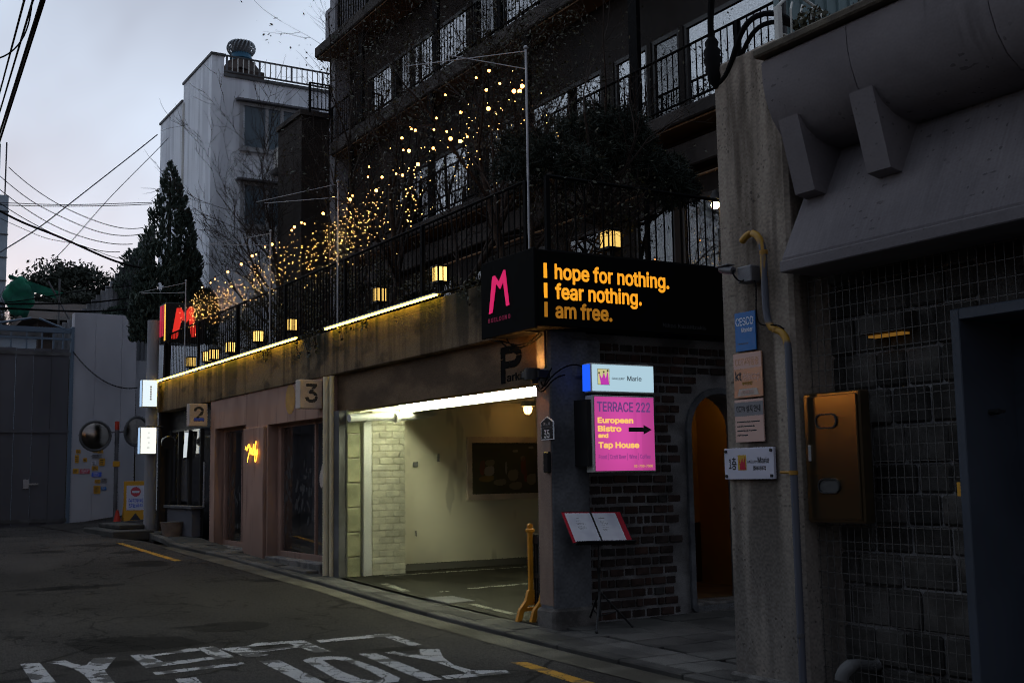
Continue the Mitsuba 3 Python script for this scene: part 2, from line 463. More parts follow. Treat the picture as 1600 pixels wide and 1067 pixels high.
mat("mat_pale_cladding", dirty((0.36, 0.42, 0.48), (0.28, 0.34, 0.40), 0.6), 0.8)
mat("mat_netting", dirty((0.008, 0.13, 0.075), (0.006, 0.07, 0.05), 2.5, 0.4), 0.9)
mat("mat_dark_roof", dirty((0.05, 0.035, 0.03), (0.03, 0.025, 0.022), 1.5), 0.9)
mat("mat_upper_wall", dirty((0.028, 0.021, 0.017), (0.016, 0.013, 0.011), 1.4, 0.3, True), 0.9)
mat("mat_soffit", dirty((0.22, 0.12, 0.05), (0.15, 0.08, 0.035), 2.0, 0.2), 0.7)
mat("mat_slab_edge", dirty((0.060, 0.052, 0.047), (0.028, 0.024, 0.022), 3.0, 0.4, True), 0.9, fine_bump, 0.006)
mat("mat_end_wall", dirty((0.30, 0.30, 0.32), (0.22, 0.22, 0.235), 1.2, 0.1, True), 0.85)
mat("mat_window_frame", (0.018, 0.017, 0.016), 0.5)
mat("mat_pale_frame", (0.34, 0.35, 0.36), 0.5)
mat("mat_curtain", (0.05, 0.052, 0.055), 0.9)
mat("mat_bark", dirty((0.040, 0.028, 0.020), (0.022, 0.016, 0.012), 12, 0.5), 0.95, fine_bump, 0.01)
mat("mat_twig", (0.030, 0.021, 0.016), 0.9)
scene["mat_leaf"] = {"type": "twosided", "bsdf": {"type": "principled", "base_color": proc(lambda p, n, uv: mix((0.020, 0.028, 0.012), (0.055, 0.045, 0.018), noise(p.x * 5, p.y * 5, p.z * 5))), "roughness": 0.6}}
scene["mat_needle"] = {"type": "twosided", "bsdf": {"type": "principled", "base_color": proc(lambda p, n, uv: mix((0.008, 0.015, 0.009), (0.022, 0.030, 0.018), noise(p.x * 4, p.y * 4, p.z * 4))), "roughness": 0.7}}
scene["mat_conifer"] = {"type": "twosided", "bsdf": {"type": "principled", "base_color": proc(lambda p, n, uv: mix((0.020, 0.038, 0.030), (0.050, 0.075, 0.055), noise(p.x * 3, p.y * 3, p.z * 3))), "roughness": 0.7}}
mat("mat_planter", dirty((0.22, 0.17, 0.13), (0.15, 0.11, 0.09), 6), 0.8)
mat("mat_cable", (0.004, 0.004, 0.0045), 0.8, spec=0.1)
mat("mat_thin_cable", (0.08, 0.08, 0.10), 0.6)
mat("mat_vent_metal", (0.20, 0.22, 0.24), 0.4, metal=0.7)
mat("mat_vent_blue", (0.03, 0.14, 0.24), 0.5)
mat("mat_green_wall", (0.17, 0.24, 0.25), 0.8)
scene["mat_glass"] = {"type": "thindielectric", "int_ior": 2.8}
scene["mat_shop_glass"] = {"type": "thindielectric", "int_ior": 1.5}
scene["mat_mirror"] = {"type": "twosided", "bsdf": {"type": "roughconductor", "alpha": 0.06, "specular_reflectance": {"type": "rgb", "value": [0.26, 0.235, 0.21]}}}
scene["mat_lamp_glass"] = {"type": "twosided", "bsdf": {"type": "diffuse", "reflectance": {"type": "rgb", "value": [0.7, 0.6, 0.4]}}}
scene["mat_lit"] = {"type": "diffuse", "reflectance": {"type": "rgb", "value": [0.06, 0.06, 0.06]}}

# ------------------------------------------------------------------ the setting: ground, street, pavement
_ys = np.concatenate([[-400, -60], np.arange(-12, 36.1, 1.0), [60, 120, 500]])
_xs = V([-400.0, -60, -8, 0, 6, 12, 60, 400])
_gx, _gy = np.meshgrid(_xs, _ys)
_gv = np.stack([_gx, _gy, ground_z(_gy) - 0.16], -1).reshape(-1, 3)
_i, _j = np.meshgrid(np.arange(len(_ys) - 1), np.arange(len(_xs) - 1), indexing="ij")
_q = np.stack([_i * len(_xs) + _j, _i * len(_xs) + _j + 1, (_i + 1) * len(_xs) + _j + 1, (_i + 1) * len(_xs) + _j], -1).reshape(-1, 4)
structure("ground", (_gv, _q), "mat_ground")
road_poly = Polygon([(-6.4, -12), (5.72, -12), (5.72, 9), (5.78, 12), (5.92, 15), (5.90, 18), (5.75, 22), (5.35, 26), (8.2, 34.2), (-6.4, 34.2)])
structure("road", draped(road_poly, 0.0), "mat_asphalt")
structure("gutter", draped(Polygon([(5.70, -4), (6.06, -4), (6.06, 9), (6.09, 12.4), (6.2, 15.6), (6.12, 19.5), (5.80, 22), (5.62, 22), (5.82, 18), (5.92, 15), (5.78, 12), (5.72, 9)]), 0.006), "mat_gutter")
# the lane that climbs past the far end of the building
_lane = V([[5.3, 26.2, 0.478], [9.2, 26.2, 0.50], [5.3, 29.5, 0.485], [9.2, 29.5, 0.74], [5.3, 33.98, 0.49], [6.5, 33.98, 0.56], [9.2, 33.98, 0.93]])
structure("side_lane", trimesh.Trimesh(_lane, [[0, 1, 3], [0, 3, 2], [2, 3, 5], [2, 5, 4], [3, 6, 5]], process=False), "mat_asphalt")

pave = structure("pavement", cat_([draped(Polygon([(6.07, -2), (6.9, -2), (7.0, 10.4), (6.66, 10.4), (6.64, 16.2), (6.72, 26), (5.85, 22.2), (6.14, 19.5), (6.22, 15.6), (6.1, 12.4), (6.07, 9)]), 0.028),
                                  draped(Polygon([(6.6, 7.0), (10.6, 7.0), (10.6, 10.32), (6.6, 10.32)]), 0.030)]), "mat_joint")


def kerb_x(y):
    return float(np.interp(y, [-2, 9, 12.4, 15.6, 19.5, 22.2, 26], [6.06, 6.06, 6.09, 6.20, 6.12, 5.83, 6.3]))


def slab(x0, x1, y0, y1, h, b=0.006, tilt=0.0):
    m = box(x0, x1, y0, y1, -0.06, h, b)
    v = np.asarray(m.vertices)
    v[:, 2] += ground_z(v[:, 1]) + tilt * (v[:, 0] - x0)
    m.vertices = v
    return m


y = 3.0
while y < 25.2:
    L = random.uniform(0.85, 1.05)
    a, b2 = kerb_x(y), kerb_x(y + L)
    m = slab(0, 0.15, y + 0.006, y + L - 0.006, 0.05 + random.uniform(-0.004, 0.005), 0.012)
    v = np.asarray(m.vertices)
    v[:, 0] += a + (b2 - a) * (v[:, 1] - y) / L
    m.vertices = v
    part(pave, "kerbstone", m, f"mat_slab_{random.randrange(3)}")
    y += L
y = 6.6
while y < 22.0:
    L = 0.42
    x0 = kerb_x(y) + 0.165
    for k in range(3):
        x1 = x0 + 0.26
        if x1 > 6.60 + (0.25 if y < 9.6 else 0):
            x1 = 6.60
        if x1 - x0 > 0.08 and not (y > 16.2 and x1 > 6.58):
            part(pave, "slab", slab(x0 + 0.004, x1 - 0.004, y + 0.005, y + L - 0.005, 0.045 + random.uniform(-0.003, 0.004), 0.005), f"mat_slab_{random.randrange(3)}")
        x0 = x1
    y += L
for r_ in range(8):                                          # the dark stones of the passage
    y0 = 6.95 + r_ * 0.42
    x = 6.62 + random.uniform(0, 0.2)
    while x < 10.2:
        w = random.uniform(0.45, 0.75)
        part(pave, "slab", slab(x + 0.006, x + w - 0.006, y0 + 0.006, y0 + 0.414, 0.050 + random.uniform(-0.004, 0.006), 0.007), f"mat_slab_{random.randrange(2)}")
        x += w
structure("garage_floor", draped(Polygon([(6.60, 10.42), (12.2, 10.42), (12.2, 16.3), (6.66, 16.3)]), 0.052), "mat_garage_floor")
for pts in (((6.79, 14.82), (6.91, 14.83), (6.79, 13.88), (6.68, 13.79)), ((7.57, 13.77), (8.6, 13.86), (8.6, 13.75), (7.54, 13.67)), ((6.98, 13.64), (7.22, 13.64), (7.22, 13.59), (6.98, 13.59)),
            ((6.80, 12.35), (6.90, 12.35), (6.87, 11.3), (6.77, 11.3)), ((8.6, 13.86), (11.8, 14.1), (11.8, 13.98), (8.6, 13.75)), ((7.25, 15.72), (11.8, 15.80), (11.8, 15.72), (7.25, 15.66))):
    structure("bay_marking", draped(Polygon(pts), 0.057), "mat_bay_line")
single("drain_plate", "dark steel plate let into the garage entrance floor", "manhole cover", slab(6.64, 7.02, 12.55, 13.15, 0.062, 0.004), "mat_old_metal")

structure("road_patch", draped(affinity.scale(Point(3.95, 12.5).buffer(1, 24), 0.42, 0.36).difference(sbox(3.6, 12.62, 3.75, 13)), 0.003), "mat_patch")
structure("road_patch", draped(Polygon([(2.2, 12.3), (2.7, 12.42), (3.3, 12.1), (3.42, 11.5), (2.95, 11.42), (2.3, 11.5)]), 0.003), "mat_patch")
# the painted letters, upside down from here, and the yellow kerb lines
GLYPHS = {
    'a': [(1.66, 11.28), (1.82, 11.26), (1.78, 10.17), (1.72, 8.7), (1.53, 8.7), (1.61, 10.28)],
    'b': [(1.87, 11.25), (2.04, 11.26), (2.07, 11.02), (2.15, 10.91), (2.28, 11.24), (2.47, 11.19), (2.34, 10.84), (2.23, 10.53), (2.18, 9.91), (2.13, 9.0), (1.98, 9.0), (2.02, 10.02), (2.04, 10.42), (2.02, 10.76), (1.98, 10.98)],
    'd': [(2.56, 10.23), (3.36, 10.28), (3.36, 10.16), (2.55, 10.08)],
    'e': [(2.64, 9.81), (2.81, 9.8), (2.70, 8.9), (2.54, 8.9)],
    'f': [(3.69, 11.14), (3.82, 11.27), (4.27, 11.17), (4.25, 10.37), (4.09, 10.41), (4.09, 10.78), (3.63, 10.71), (3.69, 10.53), (3.56, 10.49), (3.48, 10.52), (3.42, 11.12)],
    'g': [(4.38, 11.1), (5.13, 11.12), (5.18, 11.09), (5.14, 10.27), (5.02, 10.28), (5.05, 10.94), (4.36, 10.94)],
    'h': [(3.5, 10.25), (3.68, 10.22), (3.62, 8.96), (3.46, 9.07)],
    'j': [(4.41, 10.12), (4.57, 10.08), (4.48, 8.57), (4.32, 8.59)],
    'k': [(4.64, 10.05), (4.75, 10.07), (4.77, 9.9), (4.88, 9.78), (5.0, 10.04), (5.17, 9.96), (4.98, 9.52), (4.87, 9.1), (4.88, 8.8), (5.12, 8.64), (5.08, 8.49), (4.51, 8.55), (4.54, 8.72), (4.77, 8.68), (4.79, 8.92), (4.81, 9.44)]}
holes = {'c': ([(2.6, 11.21), (2.74, 11.21), (2.74, 11.12), (3.03, 11.22), (3.14, 11.29), (3.41, 11.29), (3.39, 10.57), (3.06, 10.56), (3.02, 10.52), (2.56, 10.46)], [(2.75, 11.04), (2.77, 10.69), (3.03, 10.68), (3.22, 10.74), (3.23, 11.12), (3.04, 11.1)]),
         'i': ([(3.85, 10.08), (3.96, 10.17), (4.11, 10.16), (4.25, 10.03), (4.26, 9.39), (4.21, 8.81), (4.13, 8.68), (3.94, 8.7), (3.79, 8.83), (3.75, 9.06)], [(4.0, 9.98), (3.93, 9.37), (3.93, 8.94), (3.99, 8.81), (4.08, 8.84), (4.14, 9.29), (4.16, 9.81), (4.11, 9.97)])}
polys = [Polygon(p).buffer(0) for p in GLYPHS.values()] + [Polygon(o).buffer(0).difference(Polygon(i).buffer(0)) for o, i in holes.values()]
polys[4] = polys[4].difference(Polygon([(3.68, 11.08), (4.08, 11.08), (4.08, 10.88), (3.66, 10.84)]))
structure("road_marking", cat_([draped(p, 0.004) for p in polys]), "mat_road_paint")
structure("yellow_line", draped(Polygon([(5.35, 8.96), (5.48, 8.9), (5.36, 6.9), (5.2, 6.9)]), 0.004), "mat_yellow_paint")
structure("yellow_line", draped(Polygon([(5.05, 23.11), (5.16, 23.07), (5.38, 19.69), (5.25, 19.69)]), 0.004), "mat_yellow_paint")
step = single("stone_step", "low dark stone step at the mouth of the side lane", "step", cat_([box(5.45, 6.3, 25.3, 28.4, 0.40, 0.60, 0.02), box(5.75, 6.3, 26.1, 28.2, 0.60, 0.70, 0.02)]), "mat_slab_0")

# ------------------------------------------------------------------ the terrace building: podium
tb = thing("terrace_building", "dark concrete building with a garage opening, shop fronts and planted terraces of balconies above", "building")
XF, YE = 6.63, 10.19
part(tb, "concrete_beam", box(XF, 7.0, 10.36, 26.5, 3.17, 3.85, 0.012), "mat_fascia")
part(tb, "lintel", box(6.75, 6.98, 10.46, 16.28, 2.62, 3.17), "mat_lintel")
part(tb, "terrace_floor", box(7.0, 18, 10.36, 26.5, 3.45, 3.72), "mat_slab_edge")
# corner pillar and the end wall with its arch
pl = part(tb, "corner_pillar", box(XF, 7.12, YE, 10.46, -0.06, 3.16, 0.02), "mat_rough_plaster")
part(pl, "street_face", box(XF - 0.004, XF + 0.02, YE + 0.012, 10.455, 0.27, 2.61), "mat_pillar_side")
part(pl, "plinth", box(XF - 0.03, 7.16, YE - 0.03, 10.5, -0.06, 0.24, 0.03), "mat_base_plaster")
part(pl, "loose_render", box(6.9, 7.3, YE - 0.035, YE + 0.2, 2.62, 3.1, 0.05), "mat_rough_plaster")
for kk in range(14):                                         # lumps of render on the pillar
    px_, pz = random.uniform(6.72, 7.08), random.uniform(0.4, 2.9)
arch = Polygon([(8.62, 0.13), (8.62, 2.1)] + [(9.05 - 0.43 * math.cos(t), 2.1 + 0.43 * math.sin(t)) for t in np.linspace(0, math.pi, 20)] + [(9.48, 0.13)])
wall_face = sbox(7.12, -0.06, 11.0, 3.45).difference(arch)
ew = part(tb, "end_wall", frame(plate(wall_face, 0.34), (0, 10.66, 0), EAST, UP), "mat_mortar")       # its face at y = 10.32
surround = arch.buffer(0.07, join_style=1).intersection(sbox(8, 0.05, 10, 4)).difference(arch.buffer(0.004))
part(ew, "arch_surround", frame(plate(surround, 0.07), (0, 10.35, 0), EAST, UP), "mat_rough_plaster")
keep = arch.buffer(0.13)
z, row = 0.06, 0
while z < 3.05:
    h = 0.100
    x = 7.135 - (row % 2) * 0.11 + random.uniform(-0.02, 0.02)
    while x < 10.9:
        w = random.choice((0.2, 0.2, 0.2, 0.1, 0.15))
        a, b2 = max(x, 7.13), min(x + w, 10.95)
        blk = sbox(a, z, b2, z + h - 0.016)
        if b2 - a > 0.05 and not keep.intersects(blk) and (b2 < 9.6 or row % 1 == 9):
            d = 0.012 + random.uniform(-0.010, 0.012)
            part(ew, "brick", box(a + 0.010, b2 - 0.012, 10.32 - d, 10.34, z + random.uniform(0, 0.006), z + h - 0.016 - random.uniform(0, 0.006), 0.006), f"mat_brick_{random.choice((0, 0, 1, 1, 1, 2, 3))}")
        x += w
    z += h + 0.012
    row += 1
# the hall behind the arch
part(tb, "hall_wall", cat_([box(8.2, 10.4, 12.3, 12.4, 0.95, 3.2), box(8.1, 8.2, 10.67, 12.4, 0.0, 3.2), box(10.4, 10.5, 10.67, 12.4, 0.0, 3.2)]), "mat_orange_wall")
part(tb, "hall_ceiling", box(8.1, 10.5, 10.67, 12.4, 3.2, 3.3), "mat_orange_wall")
part(tb, "hall_wainscot", box(8.2, 10.4, 12.29, 12.4, 0.16, 0.95), "mat_dark_wood")
part(tb, "hall_floor", box(8.1, 10.5, 10.67, 12.4, 0.0, 0.155), "mat_hall_floor")
part(tb, "threshold", box(8.62, 9.48, 10.28, 10.67, 0.0, 0.15, 0.012), "mat_base_plaster")
hl = single("hall_lamp", "small warm ceiling lamp of the hall behind the brick arch", "lamp", trimesh.creation.icosphere(2, 0.06).apply_translation((10.1, 11.3, 2.6)), "mat_lit", **glow(4.6, 2.8, 0.9, weight=6))

# pink street wall with the two glazed shop openings
pw = part(tb, "pink_wall", cat_([box(6.66, 6.95, 16.28, 16.63, 0.05, 3.17), box(6.66, 6.95, 16.63, 19.13, 2.56, 3.17), box(6.66, 6.95, 19.13, 20.33, 0.1, 3.17),
                                 box(6.66, 6.95, 20.33, 22.2, 2.62, 3.17), box(6.66, 6.95, 22.2, 22.5, 0.2, 3.17)]), "mat_pink")
part(pw, "column", box(6.60, 6.66, 19.2, 20.28, 0.12, 2.54, 0.01), "mat_pink")
part(pw, "yellow_spot", frame(plate(affinity.scale(Point(0, 0).buffer(1, 16), 0.22, 0.25), 0.004), (6.659, 18.05, 2.93), *FACE_X), "mat_yellow_spot")
part(tb, "plinth", cat_([box(6.62, 6.95, 16.63, 19.13, -0.02, 0.34, 0.01), box(6.64, 6.95, 20.33, 22.2, 0.1, 0.40, 0.01)]), "mat_base_plaster")
part(tb, "shop_step", box(6.42, 6.62, 16.7, 19.0, 0.1, 0.25, 0.015), "mat_slab_2")
part(tb, "shop_step", box(6.38, 6.62, 20.2, 22.4, 0.2, 0.38, 0.015), "mat_slab_2")
for (y0, y1, z0, z1, split) in ((16.72, 18.98, 0.34, 2.5, 17.42), (20.45, 22.12, 0.40, 2.56, 21.1)):
    d = part(tb, "shop_window", cat_([box(6.84, 6.90, y0 - 0.09, y0, z0, z1), box(6.84, 6.90, y1, y1 + 0.15, z0, z1), box(6.84, 6.90, y0 - 0.09, y1 + 0.15, z1, z1 + 0.12), box(6.84, 6.90, y0 - 0.09, y1 + 0.15, z0, z0 + 0.09),
                                      box(6.845, 6.895, split - 0.02, split + 0.02, z0 + 0.09, z1)]), "mat_pink")
    for a, b2 in ((y0, split - 0.02), (split + 0.02, y1)):
        part(d, "pane", frame(plate(sbox(0, 0, b2 - a, z1 - z0 - 0.09), 0.001), (6.868, b2, z0 + 0.09), *FACE_X), "mat_shop_glass")
    part(d, "curtain", box(7.35, 7.36, y0 - 0.3, y1 + 0.4, z0, z1 + 0.1), "mat_curtain")
    spots = []
    for kk in range(60 if y0 < 18 else 16):                   # the white transfers on the glass
        cy, cz = random.uniform(split + 0.05, y1 - 0.1), random.gauss(1.45, 0.42) if y0 < 18 else random.gauss(1.35, 0.3)
        if not z0 + 0.3 < cz < z1 - 0.35:
            continue
        w, h = random.uniform(0.015, 0.05), random.uniform(0.03, 0.11)
        spots.append(frame(plate(affinity.rotate(affinity.scale(Point(0, 0).buffer(1, 3), w, h), random.uniform(-40, 40)), 0.002), (6.866, cy, cz), *FACE_X))
    stuff(part(d, "transfer_pattern", cat_(spots), "mat_transfer"))
part(tb, "shop_back", box(7.37, 7.45, 16.3, 22.5, 0.0, 3.4), "mat_black")
blob = affinity.scale(Point(0, 0).buffer(1, 8), 0.16, 0.17).union(affinity.scale(Point(0.15, -0.08).buffer(1, 8), 0.1, 0.12)).union(affinity.scale(Point(-0.14, -0.1).buffer(1, 8), 0.08, 0.14))
part(tb, "window_sticker", frame(plate(blob, 0.002), (6.864, 17.05, 1.72), *FACE_X), "mat_cube_sign")
part(tb, "drainpipe", cyl((6.585, 16.30, 0.05), (6.585, 16.30, 3.15), 0.055, 14), "mat_cream_pipe", smooth=40)
part(tb, "drainpipe", cyl((6.60, 16.13, 0.05), (6.60, 16.13, 3.15), 0.035, 14), "mat_cream_pipe", smooth=40)

# garage
YW = 16.16
gw = part(tb, "garage_wall", box(6.95, 12.2, YW, YW + 0.12, -0.1, 2.95), "mat_garage_wall")
part(tb, "garage_wall", box(12.08, 12.2, 12.4, YW, -0.3, 2.95), "mat_garage_wall")
part(tb, "garage_wall", box(7.12, 8.1, 10.66, 10.74, -0.3, 2.95), "mat_garage_wall")
part(tb, "garage_wall", box(8.1, 12.2, 12.41, 12.5, -0.3, 2.95), "mat_garage_wall")
part(gw, "skirting", box(7.72, 12.08, YW - 0.012, YW, 0.1, 0.31), "mat_skirting")
part(tb, "garage_ceiling", box(6.98, 12.2, 10.5, 16.3, 2.80, 2.95), "mat_ceiling")
pier = part(tb, "brick_pier", box(7.16, 7.69, YW - 0.25, YW, 0.1, 2.62), "mat_white_mortar")
z, row = 0.16, 0
while z < 2.56:
    x = 7.15 - (row % 2) * 0.11
    while x < 7.68:
        a, b2 = max(x, 7.15), min(x + 0.225, 7.70)
        if b2 - a > 0.04:
            d = random.uniform(0.004, 0.014)
            part(pier, "brick", box(a + 0.004, b2 - 0.004, YW - 0.25 - d, YW - 0.23, z + random.uniform(0, 0.006), z + 0.092 - random.uniform(0, 0.005), 0.005), f"mat_white_brick_{random.randrange(3)}")
        x += 0.225
    z += 0.098
    row += 1
bp = part(tb, "block_pier", box(6.74, 6.94, YW - 0.28, YW, 0.1, 2.62), "mat_white_mortar")
for k in range(7):
    part(bp, "block", box(6.735 + random.uniform(-0.006, 0.006), 6.945, YW - 0.295 - random.uniform(0, 0.012), YW - 0.05, 0.12 + k * 0.36, 0.12 + k * 0.36 + 0.345, 0.012), "mat_block")
part(tb, "steel_jamb", box(6.62, 6.73, 15.9, 16.1, 0.05, 2.62), "mat_old_metal")
part(tb, "white_post", box(6.995, 7.13, YW - 0.3, YW - 0.16, 0.12, 2.55, 0.01), "mat_white_paint")
part(tb, "garage_pipe", tube(curve([(6.66, 15.62, 2.49), (7.3, 15.7, 2.52), (7.9, 15.75, 2.56), (8.15, 15.8, 2.62), (8.2, 15.95, 2.68)], 20), 0.06, 14), "mat_white_paint", smooth=40)
for x in (6.95, 7.45):
    part(tb, "pipe_collar", cyl((x - 0.03, 15.66, 2.505), (x + 0.03, 15.665, 2.508), 0.072, 14), "mat_white_paint", smooth=40)
part(tb, "conduit", cyl((7.78, YW - 0.02, 0.32), (7.78, YW - 0.02, 2.78), 0.011, 8), "mat_white_paint")
part(tb, "socket_box", box(7.95, 8.03, YW - 0.035, YW, 1.78, 1.86, 0.006), "mat_pvc")
part(tb, "wall_hook", cat_([box(8.38, 8.40, YW - 0.04, YW, 1.86, 1.98), box(7.99, 8.0, YW - 0.03, YW, 0.72, 0.80)]), "mat_old_metal")
art = thing("wall_picture", "wide dark still-life picture in a pale frame on the garage wall", "picture")
part(art, "frame", cat_([box(8.98, 10.42, YW - 0.05, YW, 2.155, 2.25), box(8.98, 10.42, YW - 0.05, YW, 1.25, 1.34), box(8.90, 8.98, YW - 0.05, YW, 1.25, 2.25), box(10.42, 10.5, YW - 0.05, YW, 1.25, 2.25)]), "mat_cube_sign")
part(art, "backing", box(8.98, 10.42, YW - 0.02, YW, 1.34, 2.155), "mat_picture")
things_ = {"mat_picture_red": [(9.18, 1.75, .05, .12), (9.95, 1.78, .05, .14), (9.99, 1.62, .03, .1)], "mat_picture_pale": [(9.75, 1.63, .10, .09), (10.1, 1.56, .09, .09), (9.5, 1.52, .12, .05), (9.8, 1.46, .12, .06), (9.94, 1.9, .04, .04), (9.32, 1.83, .09, .05)],
           "mat_picture_ochre": [(9.25, 1.58, .14, .05)], "mat_label_grey": [(9.8, 2.02, .05, .02), (10.1, 2.08, .05, .02), (9.62, 1.75, .02, .1), (9.3, 1.7, .1, .08)]}
for m_, L in things_.items():
    for x, z_, w, h in L:
        part(art, "painted_object", frame(plate(affinity.scale(Point(0, 0).buffer(1, 6), w, h).union(affinity.scale(Point(w * .5, h * .5).buffer(1, 4), w * .5, h * .6)), 0.003), (x, YW - 0.021, z_), *FACE_Y), m_)
tl = thing("fluorescent_light", "long white fluorescent light under the garage lintel", "light")
part(tl, "housing", cat_([box(7.60, 7.74, 10.8, 16.1, 2.755, 2.80), box(7.715, 7.727, 10.8, 16.1, 2.60, 2.755)]), "mat_white_paint")
part(tl, "tube", box(7.63, 7.662, 10.85, 16.0, 2.668, 2.748, 0.008), "mat_lit", **glow(24.0, 25.5, 17.5, weight=60))
bl = thing("bulkhead_lamp", "round caged bulkhead lamp glowing on the garage ceiling", "lamp")
part(bl, "base", cyl((9.75, 15.65, 2.72), (9.75, 15.65, 2.80), 0.11, 20), "mat_white_paint", smooth=40)
part(bl, "globe", trimesh.creation.icosphere(3, 0.075).apply_translation((9.75, 15.65, 2.67)), "mat_lit", **glow(4, 2.1, 0.55))
part(bl, "cage", cat_([tube([(9.75 + 0.088 * math.cos(a) * math.cos(t), 15.65 + 0.088 * math.sin(a) * math.cos(t), 2.70 - 0.125 * math.sin(t)) for t in np.linspace(0, math.pi, 12)], 0.005, 5) for a in (0, 1.05, 2.1)]), "mat_galvanized")
part(bl, "conduit", cyl((9.86, 15.65, 2.78), (12.0, 15.65, 2.78), 0.012, 8), "mat_white_paint")

# stencilled parking letter on the lintel
pk = thing("parking_lettering", "stencilled parking sign letters on the garage lintel", "sign")
Pl = sbox(0, 0, 0.10, 0.42).union(sbox(0, 0.17, 0.28, 0.42).union(affinity.scale(Point(0.28, 0.295).buffer(1, 16), 0.18, 0.125))).difference(sbox(0.10, 0.25, 0.26, 0.335).union(affinity.scale(Point(0.26, 0.2925).buffer(1, 12), 0.09, 0.0425)))
Pl = Pl.difference(sbox(0.195, -1, 0.205, 1)).difference(sbox(-1, 0.275, 0.06, 0.285)).difference(sbox(0.3, 0.3, 1, 0.308))
part(pk, "letter", on(plate(Pl, 0.004), (6.749, 11.40, 2.665), FACE_X), "mat_soot")
part(pk, "letter", on(text("arking", 0.085, 0.56), (6.749, 11.27, 2.685), FACE_X), "mat_soot")
ul = thing("wall_uplighter", "black cylinder wall light shining up and down on the corner pillar", "lamp")
part(ul, "housing", cat_([cyl((6.50, 10.33, 2.62), (6.50, 10.33, 2.742), 0.085, 18), box(6.5, 6.64, 10.2, 10.34, 2.64, 2.72), box(6.44, 6.56, 10.3, 10.47, 2.63, 2.73, 0.02), tube([(6.52, 10.31, 2.575), (6.52, 10.31, 2.62)], 0.036, 16, False)]), "mat_black", smooth=40)
part(ul, "upper_lens", cyl((6.50, 10.36, 2.7425), (6.50, 10.36, 2.7445), 0.034, 12), "mat_lit", **glow(170, 72, 15, weight=14))
part(ul, "lower_lens", cyl((6.52, 10.31, 2.6165), (6.52, 10.31, 2.619), 0.030, 12), "mat_lit", **glow(34, 14, 3, weight=5))
part(ul, "conduit", cyl((6.612, 10.24, 2.74), (6.612, 10.24, 3.16), 0.012, 8), "mat_black")
single("cable_bundle", "tangle of thin black cables hanging beneath the sign box corner", "cables",
       cat_([tube(curve(pts, 22), 0.008, 5) for pts in ([(6.5, 11.0, 3.12), (6.5, 10.85, 3.03), (6.5, 10.6, 2.98), (6.55, 10.3, 3.10)], [(6.5, 11.1, 3.12), (6.5, 10.7, 3.04), (6.5, 10.5, 3.02), (6.55, 10.25, 3.12)], [(6.5, 10.85, 3.12), (6.52, 10.6, 3.0), (6.55, 10.4, 3.03), (6.55, 10.2, 3.10)],
                                                         [(6.59, 10.3, 2.6), (6.57, 10.2, 2.55), (6.57, 10.12, 2.60), (6.7, 10.08, 2.72), (7.0, 10.08, 2.74)], [(6.59, 10.42, 2.58), (6.57, 10.2, 2.51), (6.57, 10.11, 2.56), (6.75, 10.08, 2.66)], [(6.59, 10.38, 2.60), (6.57, 10.25, 2.53), (6.57, 10.15, 2.63), (6.6, 10.1, 2.73)])]), "mat_cable")
hn = thing("house_number_plate", "black pointed house number plate with 35 on the corner pillar", "sign")
pent = Polygon([(0, 0), (0.24, 0), (0.24, 0.19), (0.12, 0.245), (0, 0.19)])
part(hn, "board", on(plate(pent, 0.012), (XF - 0.005, 10.355, 1.985), FACE_X), "mat_ink_white")
part(hn, "face", on(plate(pent.buffer(-0.009), 0.003), (XF - 0.017, 10.355, 1.985), FACE_X), "mat_black_gloss")
part(hn, "lettering", on(text("35", 0.085, 0.105, False), (XF - 0.020, 10.29, 2.005), FACE_X), "mat_ink_white")
part(hn, "small_lettering", cat_([on(plate(sbox(0.06 + k * 0.045, 0.155, 0.09 + k * 0.045, 0.163 + 0.02 * (k != 1)), 0.002), (XF - 0.020, 10.355, 1.985), FACE_X) for k in range(3)] + [on(plate(sbox(0.03, 0.128, 0.21, 0.131), 0.002), (XF - 0.020, 10.355, 1.985), FACE_X)]), "mat_label_grey")
single("door_handset", "narrow black handset box on the corner pillar beneath the house number", "intercom", box(XF - 0.05, XF - 0.003, 10.18, 10.28, 1.64, 1.86, 0.012), "mat_black_gloss")

# shop 2 at the far end
sh = thing("shop_front", "black timber shop front with dark panes at the far end of the street facade", "shop front")
part(sh, "panelling", cat_([box(6.86, 6.95, 22.5, 26.3, 2.75, 3.17), box(6.78, 6.95, 22.5, 22.75, 0.3, 2.75), box(6.78, 6.95, 25.9, 26.3, 0.3, 2.75), box(6.80, 6.9, 22.75, 25.9, 2.66, 2.75)]), "mat_black")
for y0 in (22.8, 23.55, 24.4, 25.2):
    part(sh, "mullion", box(6.76, 6.84, y0 - 0.03, y0 + 0.03, 0.5, 2.7), "mat_window_frame")
for a, b2 in ((22.83, 23.5), (23.58, 24.35), (24.43, 25.15), (25.23, 25.9)):
    part(sh, "pane", frame(plate(sbox(0, 0, b2 - a, 1.5), 0.001), (6.80, b2, 1.2), *FACE_X), "mat_shop_glass")
part(sh, "lower_panel", box(6.6, 6.78, 23.5, 25.4, 0.5, 1.06, 0.01), "mat_gate")
part(sh, "counter_ledge", box(6.54, 6.8, 23.4, 25.5, 1.06, 1.12, 0.01), "mat_old_metal")
part(sh, "door_step", box(6.2, 6.75, 24.9, 26.1, 0.35, 0.55, 0.015), "mat_slab_0")
part(sh, "back_wall", box(7.1, 7.2, 22.5, 26.4, 0.3, 3.2), "mat_black")
part(sh, "handle", cyl((6.72, 23.1, 1.1), (6.72, 23.1, 2.0), 0.018, 8), "mat_galvanized")
mb = thing("menu_light_panel", "tilted bright white panel behind the black spotlight of the shop front", "light box")
